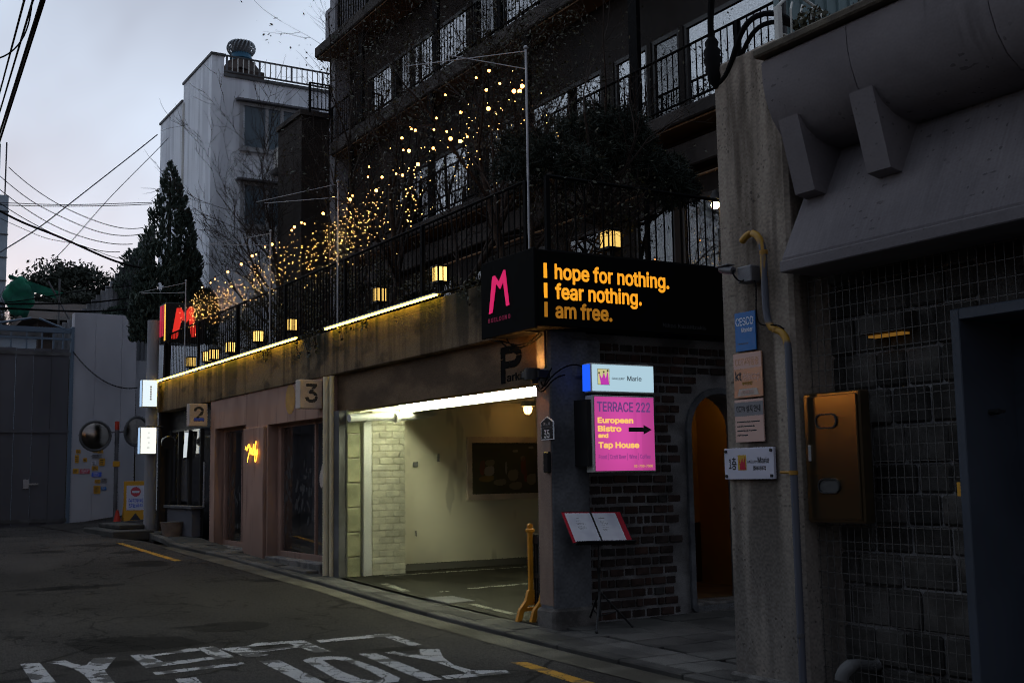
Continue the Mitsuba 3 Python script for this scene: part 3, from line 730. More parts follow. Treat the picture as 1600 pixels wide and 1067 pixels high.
part(mb, "housing", frame(plate(Polygon([(0, 0), (0.3, 0), (0.42, 0.56), (0.1, 0.58)]), 0.03), (6.74, 24.62, 2.1), *FACE_X), "mat_black")
part(mb, "face", frame(plate(Polygon([(0.02, 0.02), (0.28, 0.02), (0.39, 0.54), (0.12, 0.55)]), 0.004), (6.706, 24.62, 2.1), *FACE_X), "mat_lit", **glow(0.24, 0.26, 0.27))
sp = thing("spotlight", "black spotlight on a short arm in front of the shop pane", "lamp")
part(sp, "arm", tube([(6.6, 26.0, 2.5), (6.5, 25.4, 2.5), (6.45, 25.0, 2.47)], 0.025, 8), "mat_black")
part(sp, "head", tube([(6.45, 25.1, 2.48), (6.42, 24.9, 2.47), (6.38, 24.55, 2.44), (6.37, 24.5, 2.43)], [0.05, 0.11, 0.15, 0.13], 16), "mat_black_gloss", smooth=40)
fp = thing("flower_pot", "tapered clay pot standing at the step of the black shop front", "plant pot")
part(fp, "pot", tube([(6.42, 24.3, 0.42), (6.42, 24.3, 0.74), (6.42, 24.3, 0.79)], [0.17, 0.23, 0.25], 20), "mat_planter", smooth=40)
part(fp, "soil", cyl((6.42, 24.3, 0.785), (6.42, 24.3, 0.795), 0.225, 16), "mat_ground")
part(tb, "end_column", cyl((6.46, 26.35, 0.4), (6.46, 26.35, 5.25), 0.13, 18), "mat_end_wall", smooth=40)
part(tb, "end_return", box(6.65, 18, 26.3, 26.5, 0.3, 3.17), "mat_upper_wall")

for nm, xs_, y0, s, inkb in (("2", (6.24, 6.60), 22.5, "2", True), ("3", (6.285, 6.64), 16.62, "3", False)):
    cs = thing("number_sign", "far cream box sign reading 2 with a blue patch" if inkb else "near cream box sign reading 3 beside the garage", "sign")
    part(cs, "box", box(xs_[0], xs_[1], y0, y0 + 0.2, 2.69, 3.13, 0.008), "mat_cube_sign")
    m = text(s, 0.27, 0.2)
    part(cs, "numeral", on(m, (xs_[0] + 0.085, y0 - 0.001, 2.79), FACE_Y), "mat_ink")
    part(cs, "stencil_bridge", cat_([box(xs_[0] + 0.06, xs_[1] - 0.06, y0 - 0.0065, y0 - 0.0045, z_, z_ + 0.008) for z_ in (2.875, 2.975)]), "mat_cube_sign")
    if inkb:
        part(cs, "blue_patch", box(xs_[0] + 0.09, xs_[1] - 0.07, y0 - 0.007, y0 - 0.005, 2.79, 2.85), "mat_ink_blue")
ns = thing("neon_sign", "small yellow neon script on the pink column between the shop windows", "neon sign")
NEON = [[(-.30, .07), (-.26, .12), (-.22, .05), (-.12, .16), (-.05, .13), (-.10, -.02), (-.17, -.16)], [(-.12, .1), (-.02, .05), (.02, -.02), (.06, .05), (.02, .09), (-.02, .03)], [(.06, .06), (.1, -.03), (.16, .16), (.13, -.02), (.18, -.03)],
        [(.18, -.03), (.26, .17), (.22, -.02), (.28, -.02)], [(.26, .06), (.3, -.03), (.35, .06), (.31, -.1), (.24, -.16), (.22, -.1), (.36, -.02)]]
part(ns, "tube", cat_([tube(curve([(6.56, 19.74 - a, 2.09 + b2) for a, b2 in L], 18), 0.0075, 6) for L in NEON]), "mat_lit", **glow(1.5, 0.62, 0.05))
# ------------------------------------------------------------------ lit signs and strips
for a, b2, w in ((12.62, 16.30, "short yellow light strip along the top of the concrete beam beside the dark sign box"), (17.50, 26.70, "long yellow light strip along the far half of the concrete beam")):
    s = thing("light_strip", w, "light strip")
    part(s, "channel", box(6.53, 6.63, a, b2, 3.885, 3.90), "mat_galvanized")
    part(s, "tube", box(6.545, 6.570, a, b2, 3.858, 3.882, 0.005), "mat_lit", **glow(9.5, 5.9, 0.45, weight=9))
sg = thing("quotation_sign", "large black sign box with three lines of amber lettering", "sign")
part(sg, "box", box(6.33, 9.6, 9.95, 10.33, 3.15, 3.955, 0.01), "mat_soot")
lines = (("I hope for nothing.", 3.655, 1.0, 1.665), ("I fear nothing.", 3.445, 1.0, 1.275), ("I am free.", 3.245, 0.30, 0.87))
for s, z_, k, w in lines:
    m = bolder(text(s[2:], 0.153, w - 0.145), 0.002)
    part(sg, "lettering", on(m, (6.562, 9.949, z_ + 0.003), FACE_Y), "mat_lit", **glow(0.40 * k, 0.155 * k, 0.006 * k))
    part(sg, "lettering", box(6.422, 6.464, 9.946, 9.949, z_, z_ + 0.158), "mat_lit", **glow(0.42 * k, 0.165 * k, 0.006 * k))
part(sg, "dim_lettering", on(text("Nikos Kazantzakis", 0.045, 0.62, False), (7.98, 9.949, 3.22), FACE_Y), "mat_ink_dim")
ms = thing("monogram_sign", "dark box sign with a tall crimson letter M on the building corner", "sign")
part(ms, "box", box(6.30, 6.335, 9.94, 11.06, 3.12, 3.97, 0.008), "mat_soot")
part(ms, "box_depth", box(6.335, 6.66, 10.34, 11.05, 3.14, 3.955), "mat_black")
MP = [(0, 0), (0.20, 0.92), (0.32, 0.93), (0.52, 0.75), (0.75, 1.0), (0.83, 0.99), (1.0, 0.11), (0.85, 0.09), (0.72, 0.70), (0.57, 0.535), (0.375, 0.70), (0.18, 0.02)]
mpoly = Polygon([(x * 0.44, z_ * 0.455) for x, z_ in MP]).buffer(-0.007, join_style=2)
part(ms, "letter", on(plate(mpoly, 0.012), (6.299, 10.875, 3.375), FACE_X), "mat_lit", **glow(0.24, 0.004, 0.045))
part(ms, "small_lettering", on(text("B U I L D I N G", 0.045, 0.47), (6.298, 10.895, 3.285), FACE_X), "mat_lit", **glow(0.035, 0.001, 0.008))

gs = thing("white_light_box", "white light box sign with a purple crown above the pink sign", "sign")
part(gs, "housing", box(6.97, 7.81, 9.92, 10.05, 2.475, 2.785, 0.006), "mat_white_paint")
part(gs, "side", box(6.945, 6.968, 9.93, 10.04, 2.49, 2.77), "mat_lit", **glow(0.004, 0.045, 0.42))
part(gs, "face", box(6.985, 7.795, 9.912, 9.921, 2.49, 2.77), "mat_lit", **glow(0.17, 0.245, 0.285))
part(gs, "logo_square", on(plate(sbox(0, 0, 0.155, 0.17), 0.002), (7.05, 9.911, 2.555), FACE_Y), "mat_ink")
part(gs, "logo_ground", on(plate(sbox(0.004, 0.004, 0.151, 0.166), 0.002), (7.05, 9.909, 2.555), FACE_Y), "mat_lit", **glow(0.24, 0.22, 0.10))
CROWN = Polygon([(0.04, 0), (0.018, 0.115), (0.052, 0.065), (0.08, 0.125), (0.103, 0.065), (0.13, 0.14), (0.145, 0)])
part(gs, "logo_crown", on(plate(CROWN, 0.002), (7.05, 9.907, 2.558), FACE_Y), "mat_lit", **glow(0.20, 0.015, 0.16))
part(gs, "logo_beads", cat_([on(plate(Point(x, z_).buffer(0.010, 8), 0.002), (7.05, 9.907, 2.558), FACE_Y) for x, z_ in ((0.018, 0.122), (0.08, 0.134), (0.13, 0.148))]), "mat_ink")
part(gs, "lettering", on(text("GALLERY", 0.022, 0.17, False), (7.235, 9.911, 2.615), FACE_Y), "mat_ink")
part(gs, "lettering", on(text("Marie", 0.05, 0.19, False), (7.44, 9.911, 2.607), FACE_Y), "mat_ink")
ts = thing("pink_light_box", "bright pink bistro light box sign with an arrow on the corner of the brick wall", "sign")
part(ts, "housing", box(6.985, 7.80, 9.92, 10.06, 1.635, 2.445, 0.006), "mat_white_paint")


def pink_light(p, n, uv):
    u, w = (p.x - 7.39) / 0.4, (p.z - 2.04) / 0.4
    tube_ = 0.72 + 0.38 * dr.exp(-(u + 0.05) * (u + 0.05) * 1.6) * dr.exp(-w * w * 0.7)
    line = 1 - 0.12 * smoothstep(0.45, 0.5, noise(p.x * 30, 0.5, 0)) * smoothstep(0.1, 0.5, u)
    return mi.Color3f(0.245, 0.026, 0.135) * tube_ * line


part(ts, "face", (V([(7.0, 9.912, 1.65), (7.785, 9.912, 1.65), (7.785, 9.912, 2.43), (7.0, 9.912, 2.43)]), V([[0, 1, 2], [0, 2, 3]])), "mat_lit", uv=V([(0, 0), (1, 0), (1, 1), (0, 1.0)]), emitter={"type": "area", "radiance": proc(pink_light)})
part(ts, "heading", on(text("TERRACE 222", 0.098, 0.70), (7.035, 9.911, 2.275), FACE_Y), "mat_lit", **glow(0.050, 0.018, 0.075))
for s, z_, h, w, x in (("European", 2.155, 0.052, 0.46, 7.04), ("Bistro", 2.065, 0.055, 0.30, 7.04), ("and", 2.000, 0.04, 0.125, 7.042), ("Tap House", 1.893, 0.055, 0.53, 7.042)):
    part(ts, "lettering", on(bolder(text(s, h, w), 0.0022), (x, 9.911, z_), FACE_Y), "mat_lit", **glow(0.40, 0.24, 0.055))
part(ts, "lettering", on(text("Food | Craft Beer | Wine | Coffee", 0.045, 0.68, False), (7.042, 9.911, 1.775), FACE_Y), "mat_lit", **glow(0.075, 0.014, 0.075))
part(ts, "lettering", on(text("02-730-7300", 0.026, 0.25), (7.50, 9.911, 1.685), FACE_Y), "mat_lit", **glow(0.25, 0.13, 0.04))
part(ts, "arrow", on(plate(Polygon([(0, 0.028), (0.20, 0.028), (0.20, 0), (0.31, 0.05), (0.20, 0.1), (0.20, 0.072), (0, 0.072)]), 0.003), (7.44, 9.911, 2.035), FACE_Y), "mat_black")
part(ts, "side_bracket", cat_([box(6.93, 6.985, 9.95, 10.19, 1.7, 2.4), box(7.1, 7.7, 10.05, 10.32, 2.44, 2.47)]), "mat_black")

# far end: crimson monogram box and two white box signs
fm = thing("far_monogram_box", "far red lit letter M box glowing behind the conifer", "sign")
part(fm, "box", box(6.62, 7.5, 25.9, 26.5, 4.72, 5.62, 0.01), "mat_black")
part(fm, "letter", on(plate(Polygon([(x * 0.52, z_ * 0.72) for x, z_ in MP]).buffer(0.022), 0.01), (6.77, 25.899, 4.82), FACE_Y), "mat_lit", **glow(0.30, 0.010, 0.006))
part(fm, "side_letter", frame(plate(sbox(0.06, 0.1, 0.2, 0.8).union(sbox(0.28, 0.1, 0.36, 0.8)), 0.01), (6.619, 26.45, 4.78), *FACE_X), "mat_lit", **glow(0.18, 0.008, 0.02))
part(fm, "side_strip", frame(plate(sbox(0.46, 0.0, 0.54, 0.82), 0.01), (6.617, 26.45, 4.76), *FACE_X), "mat_lit", **glow(0.5, 0.26, 0.04))
for nm, x0, z0, z1, words_ in (("upper white light box sign at the far end of the building", 6.16, 3.27, 3.88, 1), ("lower white light box sign at the far end of the building", 6.14, 2.23, 2.83, 2)):
    b_ = thing("box_sign", nm, "sign")
    part(b_, "housing", box(x0, 6.50, 26.02, 26.2, z0, z1, 0.008), "mat_white_paint")
    part(b_, "face", box(x0 + 0.015, 6.485, 26.010, 26.021, z0 + 0.015, z1 - 0.015), "mat_lit", **glow(0.33, 0.38, 0.40) if words_ == 1 else glow(0.40, 0.41, 0.38))
    part(b_, "side_face", box(x0 - 0.008, x0 - 0.001, 26.03, 26.19, z0 + 0.015, z1 - 0.015), "mat_lit", **glow(0.15, 0.22, 0.32))
    part(b_, "lettering", cat_([box(6.33, 6.37, 26.005, 26.009, z0 + 0.16 + k * 0.055, z0 + 0.16 + k * 0.055 + 0.028) for k in range(6)] if words_ == 1 else [box(6.29 + 0.02 * (k % 2), 6.34, 26.005, 26.009, z0 + 0.14 + k * 0.11, z0 + 0.15 + k * 0.11) for k in range(4)]), "mat_label_grey")
    part(b_, "arm", cyl((6.3, 26.15, z1 - 0.12 if words_ == 1 else z1 + 0.02), (6.7, 26.3, z1 - 0.12 if words_ == 1 else z1 + 0.02), 0.018, 8), "mat_grey_metal")

# ------------------------------------------------------------------ the terrace building: upper storeys
K = 0.95
part(tb, "upper_wall", cat_([box(10.51, 10.9, 6.0, 24.9, 3.72, 4.2), box(10.51, 10.9, 6.0, 24.9, 5.5, 6.65), box(10.51, 10.9, 6.0, 24.9, 8.05, 9.45), box(10.51, 10.9, 6.0, 24.9, 10.74, 11.7)]), "mat_upper_wall")
part(tb, "inner_wall", box(11.6, 11.7, 6.0, 24.9, 3.72, 11.7), "mat_curtain")
part(tb, "end_wall_upper", cat_([box(10.12, 18, 24.6, 24.9, 3.7, 13.2), box(10.02, 10.5, 24.35, 24.95, 11.55, 12.75)]), "mat_end_wall")
WIN = {"third": (9.47, 11.22, [(23.40, 24.75), (22.45, 23.3), (19.80, 22.40), (18.6, 19.6), (17.0, 18.4), (14.0, 16.6)]), "second": (6.62, 8.38, [(21.6, 23.2), (19.85, 21.45), (17.9, 19.2), (15.2, 17.5), (13.95, 14.85), (13.16, 13.85), (10.5, 13.06), (8.2, 9.8), (6.4, 8.0)]),
       "first": (3.8, 5.75, [(20.5, 23.4), (17.0, 19.8), (15.2, 16.4), (13.4, 14.4), (12.35, 13.25), (10.7, 12.2)])}
for fl, (z0, z1, L) in WIN.items():
    L = [(a * K, b2 * K) for a, b2 in L]
    edge = sorted([e for ab in L for e in ab])
    gaps = [(6.0, edge[0])] + [(edge[k], edge[k + 1]) for k in range(1, len(edge) - 1, 2)] + [(edge[-1], 24.9)]
    zb, zt = {"third": (9.45, 10.74), "second": (6.65, 8.05), "first": (4.2, 5.5)}[fl]
    for a, b2 in gaps:
        if b2 - a > 0.01:
            part(tb, "window_pier", box(10.48, 10.85, a, b2, zb, zt), "mat_upper_wall")
    for a, b2 in L:
        w = part(tb, "window", cat_([box(10.50, 10.57, a, a + 0.06, zb, zt), box(10.50, 10.57, b2 - 0.06, b2, zb, zt), box(10.50, 10.57, a, b2, zt - 0.06, zt + 0.005), box(10.50, 10.57, a, b2, zb - 0.005, zb + 0.06)]),
                 "mat_pale_frame" if random.random() < 0.12 else "mat_window_frame")
        dark = fl == "first" or (fl, round(a / K, 2)) in (("second", 13.16), ("third", 18.6), ("second", 17.9), ("second", 21.6), ("third", 22.45), ("third", 14.0))
        part(w, "pane", frame(plate(sbox(0, 0, b2 - a - 0.12, zt - zb - 0.12), 0.001), (10.53, b2 - 0.06, zb + 0.06), *FACE_X), "mat_shop_glass" if dark else "mat_glass")
bal = {}
for nm, z0, z1, x0, ya, yb in (("balcony_slab", 6.42, 6.62, 10.0, 6.0, 24.6), ("balcony_slab", 9.12, 9.42, 10.0, 6.0, 24.6), ("roof_slab", 11.55, 11.80, 9.75, 6.0, 24.95)):
    k_ = part(tb, nm, box(x0, 10.5, ya, yb, z0, z1, 0.02), "mat_slab_edge")
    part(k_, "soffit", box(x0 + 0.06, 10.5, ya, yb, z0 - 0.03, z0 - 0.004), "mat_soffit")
part(tb, "edge_beam", box(10.25, 10.5, 6.0, 24.6, 5.86, 6.22, 0.02), "mat_slab_edge")
part(tb, "awning_rail", cyl((10.1, 6.0, 5.62), (10.1, 20.0, 5.62), 0.02, 8), "mat_soffit")
part(tb, "roof_floor", box(10.5, 18, 6.0, 24.9, 11.60, 11.85), "mat_slab_edge")
# dividing fins that stand on the balconies
for y_, za, zb in ((16.0, 6.62, 9.1), (19.55, 6.62, 9.1), (22.9, 9.42, 11.5), (19.3, 9.42, 11.5), (16.9, 9.42, 11.5), (23.5, 6.62, 9.1), (13.0, 6.62, 9.1)):
    part(tb, "balcony_post", box(10.03, 10.10, y_ - 0.1, y_ + 0.1, za, zb), "mat_rail")
part(tb, "annex", cat_([box(9.42, 10.1, 24.9, 26.5, 3.7, 10.1), box(10.1, 18, 24.92, 26.3, 3.72, 9.8)]), "mat_upper_wall")
part(tb, "annex_coping", box(9.36, 10.4, 24.84, 26.5, 10.1, 10.22), "mat_slab_edge")
tw = thing("terrace_globe", "round warm globe glowing by the terrace wall just left of the concrete pillar", "lamp")  # warm spot at the terrace panes, given an added globe, shade and bracket
part(tw, "globe", trimesh.creation.icosphere(2, 0.06).apply_translation((10.40, 11.75, 5.25)), "mat_lit", **glow(9, 5.2, 1.7))
part(tw, "shade", cyl((10.40, 11.75, 5.32), (10.40, 11.75, 5.45), 0.1, 14, 0.03), "mat_old_metal", smooth=40)
part(tw, "bracket", box(10.40, 10.51, 11.74, 11.76, 5.40, 5.42), "mat_old_metal")

BAR = box(-0.5, 0.5, -0.5, 0.5, 0, 1)
BAR_DICT = mikit.ply(BAR, "mat_rail")
BAR_WHITE = mikit.ply(BAR, "mat_white_paint")
T = mi.ScalarTransform4f


def railing(label, a, b, z0, z1, gap=0.12, r=0.012, post=2.2, name="railing", mid=None, base=BAR_DICT, mtl="mat_rail", group=None, rail=0.022):
    """A metal railing from a to b (x, y): rails, posts and every bar."""
    t = thing(name, label, "railing", group)
    a, b = V(a, float), V(b, float)
    L = np.linalg.norm(b - a)
    for z_ in [z1, z0 + 0.07] + ([mid] if mid else []):
        part(t, "rail", tube([(*a, z_), (*b, z_)], rail, 4), mtl)
    n = max(1, int(round(L / post)))
    for k in range(n + 1):
        p = a + (b - a) * k / n
        part(t, "post", box(p[0] - 0.024, p[0] + 0.024, p[1] - 0.024, p[1] + 0.024, z0 - 0.05, z1), mtl)
    n = int(L / gap)
    for k in range(1, n):
        p = a + (b - a) * k / n
        key = numbered(f"{t}__bar")
        scene[key] = {**base, "to_world": T().translate([p[0], p[1], z0 + 0.07]).scale([2 * r, 2 * r, z1 - z0 - 0.07])}
    return t


railing("long black terrace railing above the concrete beam, facing the street", (6.72, 10.75), (6.72, 26.2), 3.86, 4.90, 0.125, 0.0065, 2.6)
railing("short black terrace railing above the amber lettering sign", (6.75, 10.36), (9.5, 10.36), 3.97, 4.88, 0.125, 0.007, 1.4)
railing("black balcony railing of the storey just above the planted terrace", (10.03, 6.2), (10.03, 24.55), 6.62, 7.45, 0.125, 0.0065, 2.3)
railing("black balcony railing of the storey under the roof slab", (10.03, 13.0), (10.03, 24.55), 9.42, 10.25, 0.125, 0.006, 2.3)
railing("dark railing on top of the roof slab against the sky", (10.1, 19.5), (10.1, 24.3), 11.85, 13.3, 0.14, 0.012, 1.6)
railing("short sloping dark railing beside the annex roof", (9.6, 24.86), (10.1, 24.86), 10.22, 10.9, 0.1, 0.009, 0.5)

# lanterns on the terrace edge
LANT = [(6.82, 13.02, 4.12, "paper lantern lit behind the terrace railing, nearest to the crimson M box", 1.0), (6.82, 14.90, 4.12, "paper lantern lit behind the terrace railing, second from the crimson M box", .35), (6.82, 18.45, 4.12, "paper lantern lit behind the terrace railing, third from the crimson M box", .5),
        (6.82, 20.18, 4.12, "paper lantern lit behind the terrace railing, fourth from the crimson M box", .9), (6.82, 21.78, 4.09, "paper lantern lit behind the terrace railing, fifth from the crimson M box", .75), (6.82, 22.88, 4.06, "paper lantern at the far terrace end, nearer one of the close pair", .7),
        (6.82, 23.35, 4.06, "paper lantern at the far terrace end, farther one of the close pair", .85), (6.82, 24.52, 4.06, "dim paper lantern at the very end of the terrace", .35), (7.74, 10.56, 4.20, "square paper lantern with twigs across it, above the amber lettering", .42), (7.10, 10.62, 3.90, "low lantern half hidden behind the sign box above the first words", .3)]
for x, y_, z_, lb, k in LANT:
    ln = thing("lantern", lb, "lantern", "lit lanterns on the terrace edge")
    s = 0.075 if x < 7 else 0.085
    part(ln, "pane", box(x - s, x + s, y_ - s, y_ + s, z_, z_ + 0.18), "mat_lit", **glow(1.05 * k, 0.66 * k, 0.16 * k))
    part(ln, "frame", cat_([box(x + a * s - 0.007, x + a * s + 0.007, y_ + b2 * s - 0.007, y_ + b2 * s + 0.007, z_ - 0.02, z_ + 0.2) for a in (-1.02, 1.02) for b2 in (-1.02, 1.02)]
                           + [box(x - s - 0.012, x + s + 0.012, y_ - s - 0.012, y_ + s + 0.012, z_ - 0.03, z_ - 0.002), box(x - s - 0.02, x + s + 0.02, y_ - s - 0.02, y_ + s + 0.02, z_ + 0.182, z_ + 0.2),
                              box(x - s - .004, x + s + .004, y_ - 0.006, y_ + 0.006, z_, z_ + 0.18), box(x - 0.006, x + 0.006, y_ - s - .004, y_ + s + .004, z_, z_ + 0.18)]), "mat_black")
    part(ln, "stand", box(x - 0.03, x + 0.03, y_ - 0.03, y_ + 0.03, 3.72, z_ - 0.02), "mat_black")

# slim poles with wire arms
for x, y_, z1, w, arm in ((6.70, 10.66, 6.42, "tall thin steel pole with wire arms above the crimson M box", [(6.0, 12.3, 6.62), (6.1, 11.5, 6.52)]), (6.70, 16.15, 6.14, "thin steel pole with wire arms in the middle of the terrace edge", [(5.9, 17.6, 6.05), (6.0, 17.5, 6.02)]),
                          (6.70, 19.2, 5.95, "thin steel pole with wire arms between the middle and the far pole", [(6.0, 20.5, 5.9), (6.0, 20.3, 5.86)]), (6.70, 24.6, 5.90, "thin steel pole with wire arms at the far end of the terrace", [(6.1, 26.2, 5.85), (6.1, 26.0, 5.8)])):
    p = thing("light_pole", w, "pole")
    part(p, "shaft", cyl((x, y_, 3.86), (x, y_, z1), 0.014, 10), "mat_galvanized", smooth=40)
    part(p, "cap", trimesh.creation.icosphere(2, 0.026).apply_translation((x, y_, z1 + 0.01)), "mat_galvanized", smooth=True)
    for q in arm:
        part(p, "arm", cyl((x, y_, z1 - (0.03 if q is arm[0] else 0.24)), q, 0.006, 5), "mat_galvanized")

BULBS = [(11.668, 6.497), (11.985, 6.508), (11.415, 6.258), (10.911, 6.072), (11.096, 6.068), (10.969, 6.029), (11.736, 6.277), (12.798, 6.531), (11.696, 6.033), (12.389, 6.183), (13.055, 6.295), (13.796, 6.349), (13.678, 6.299), (13.13, 6.159), (12.772, 6.037), (12.67, 5.916), (12.415, 5.815), (12.23, 5.824),
         (14.098, 6.303), (13.879, 6.065), (14.059, 6.12), (13.153, 5.914), (13.607, 5.809), (14.289, 5.838), (14.084, 5.771), (15.203, 6.161), (15.25, 6.018), (14.757, 5.902), (14.957, 5.749), (15.817, 5.863), (15.915, 5.825), (16.573, 6.009), (16.998, 5.831), (17.963, 5.877), (17.815, 5.826), (18.294, 5.866),
         (18.416, 5.834), (19.411, 5.772), (19.786, 5.793), (20.497, 5.753), (20.279, 5.739), (21.133, 5.702), (21.967, 5.689), (22.812, 5.681), (23.12, 5.649), (23.712, 5.645)]
BIG = {3, 4, 5, 8, 15, 16, 19, 22, 28, 30, 32, 35, 37, 41, 42, 39}
fs = thing("festoon_lights", "string of warm round bulbs draped along the terrace and through its trees", "string lights")
for k, (y_, z_) in enumerate(BULBS):
    r = 0.025 if k in BIG else 0.015 + 0.004 * (k % 3 == 0)
    m = trimesh.creation.icosphere(2, r)
    part(fs, "bulb", m.apply_translation((6.80, y_, z_)), "mat_lit", **glow(4.5, 1.6, 0.36, weight=2))
wire = sorted(BULBS)
part(fs, "wire", cat_([tube(sag((6.80, a[0], a[1] + 0.06), (6.80, b2[0], b2[1] + 0.06), 0.03, 6), 0.005, 4, False) for a, b2 in zip(wire[:-1], wire[1:])] +
                      [cyl((6.80, a, b2 + 0.02), (6.80, a, b2 + 0.065), 0.012, 6) for a, b2 in BULBS]), "mat_cable")
# the curtain of tiny lights
fl_ = thing("fairy_light_net", "curtain of tiny fairy lights hanging over the terrace shrubs", "fairy lights")
dots, strands = [], []
OCT = trimesh.creation.icosahedron()
for k in range(150):
    y0 = random.uniform(14.9, 24.9)
    x0 = random.uniform(6.62, 7.1)
    zt = float(np.interp(y0, [15, 16.5, 18.5, 21, 24.8], [5.95, 5.85, 5.80, 5.70, 5.62])) - random.uniform(0, 0.25)
    zend = (4.80 if y0 > 16.0 else 5.0) + random.uniform(0, 0.45)
    pts, zz = [(x0, y0, zt)], zt
    while zz > zend:
        zz -= random.uniform(0.08, 0.16)
        q = (x0 + random.uniform(-.05, .05), y0 + random.uniform(-.10, .10), zz)
        pts.append(q)
        dots.append((q, random.choice((0.0045, 0.005, 0.0065))))
    strands.append(pts)
for k in range(150):                                          # stray ones wound through the trees
    y0 = random.uniform(11.2, 17)
    dots.append(((random.uniform(6.7, 7.6), y0, random.gauss(float(np.interp(y0, [11, 17], [6.15, 5.55])), 0.28)), random.choice((0.005, 0.006))))
for (x, y_, z_), r in [((random.uniform(6.75, 7.0), 13.9 + random.gauss(0, .06), 5.0 + 0.9 * random.random()), 0.008) for _ in range(24)]:
    dots.append(((x, y_, z_), r))
stuff(part(fl_, "bulb", cat_([OCT.copy().apply_scale(r).apply_translation(q) for q, r in dots]), "mat_lit", **glow(3.2, 1.75, 0.50, weight=6)))
stuff(part(fl_, "wire", cat_([tube(p, 0.0025, 3, False) for p in strands]), "mat_cable"))
# ------------------------------------------------------------------ trees and plants
def grow(rnd, p, d, L, r, level, out, tips, wiggle=0.25, up=0.05, kids=(5, 4, 4, 3), shrink=0.62, angle=(0.5, 1.0), thin=0.0028):
    n = 6 if level < 2 else 4
    pts, rad = [p.copy()], [r]
    q, dd = p.copy(), d / np.linalg.norm(d)
    for k in range(n):
        dd = dd + rnd.normal(0, wiggle / math.sqrt(n), 3) + V([0, 0, up])
        dd /= np.linalg.norm(dd)
        q = q + dd * L / n
        pts.append(q.copy())
        rad.append(r * (1 - 0.65 * (k + 1) / n))
    out.append((V(pts), V(rad), level))
    if level >= len(kids):
        tips.append((q, dd))
        return
    for c in range(kids[level]):
        t = 0.3 + 0.7 * (c + rnd.random()) / kids[level]
        i = min(int(t * n), n - 1)
        base = pts[i] + (pts[i + 1] - pts[i]) * (t * n - i)
        ax = rnd.normal(0, 1, 3)
        ax -= ax @ dd * dd
        ax /= np.linalg.norm(ax)
        a = rnd.uniform(*angle)
        grow(rnd, base, math.cos(a) * dd + math.sin(a) * ax, L * shrink * rnd.uniform(0.75, 1.15), max(rad[i] * 0.6, thin), level + 1, out, tips, wiggle, up, kids, shrink, angle, thin)


def quads(rnd, centres, size, along=None, slim=0.5):
    n = len(centres)
    a = rnd.normal(0, 1, (n, 3)) if along is None else along + rnd.normal(0, 0.45, (n, 3))
    a /= np.linalg.norm(a, axis=1, keepdims=True)
    b = np.cross(a, rnd.normal(0, 1, (n, 3)))
    b /= np.linalg.norm(b, axis=1, keepdims=True)
    s = size * rnd.uniform(0.6, 1.4, (n, 1))
    v = np.stack([centres - a * s * 0.5, centres + b * s * slim * 0.5, centres + a * s * 0.5, centres - b * s * slim * 0.5], 1).reshape(-1, 3)
    k = np.arange(n)[:, None] * 4
    return trimesh.Trimesh(v, np.vstack([k + [0, 1, 2], k + [0, 2, 3]]), process=False)


def tree(name, label, cat, base, height, seed, lean=(0, 0, 1), kids=(6, 5, 4, 3), r=0.06, leaves=0, leaf=0.05, leaf_mat="mat_leaf", thin=0.0028, first=0.45, group=None, wiggle=0.3, up=0.06, shrink=0.62, stems=1, angle=(0.5, 1.0)):
    rnd = np.random.default_rng(seed)
    t = thing(name, label, cat, group)
    out, tips = [], []
    for s in range(stems):
        d = V(lean, float) + (rnd.normal(0, 0.28, 3) * [1, 1, 0.2] if stems > 1 else 0)
        grow(rnd, V(base, float) + (rnd.normal(0, 0.06, 3) * [1, 1, 0] if stems > 1 else 0), d, height * first * rnd.uniform(0.9, 1.1), r, 0, out, tips, wiggle, up, kids, shrink, angle, thin)
    part(t, "trunk", cat_([tube(p, q, 7, False) for p, q, l in out if l == 0]), "mat_bark", smooth=True)
    part(t, "branches", cat_([tube(p, q, 5 if l == 1 else 3, False) for p, q, l in out if l > 0]), "mat_twig")
    if leaves:
        tp = V([q for q, _ in tips])
        c = tp[rnd.integers(0, len(tp), leaves)] + rnd.normal(0, 0.10, (leaves, 3))
        stuff(part(t, "leaves", quads(rnd, c, leaf), leaf_mat))
    return t


tree("bare_tree", "bare spreading tree in front of the pale house and its window", "tree", (9.3, 25.9, 3.7), 6.4, 37, (0, 0, 1), (7, 6, 5, 3), 0.09, 500, 0.035, first=0.5, wiggle=0.25, up=0.08, shrink=0.60, stems=2, thin=0.007, angle=(0.35, 0.8))
tree("garden_tree", "bare tree wound with lights between the first and second pole", "tree", (8.4, 13.4, 3.7), 6.2, 12, (-0.12, -0.05, 1), (7, 6, 5, 3), 0.07, 5200, 0.055, first=0.46, stems=2, thin=0.004)
tree("garden_tree", "dark twiggy terrace tree behind the middle light pole", "tree", (8.6, 17.0, 3.7), 7.8, 13, (-0.08, 0.05, 1), (7, 6, 5, 3), 0.08, 4200, 0.055, first=0.42, stems=2, thin=0.004)
tree("garden_tree", "tall bare tree reaching up to the roof slab corner", "tree", (9.3, 21.0, 3.7), 9.2, 22, (0, 0, 1), (6, 5, 4, 3), 0.08, 500, 0.045, first=0.48, stems=2, shrink=0.60, angle=(0.4, 0.9), thin=0.0035)
tree("garden_tree", "thin bare tree beside the tall thin pole, before the bright upper panes", "tree", (8.2, 11.2, 3.7), 5.2, 15, (-0.06, 0.06, 1), (5, 4, 4), 0.045, 250, 0.04, first=0.48, stems=2)


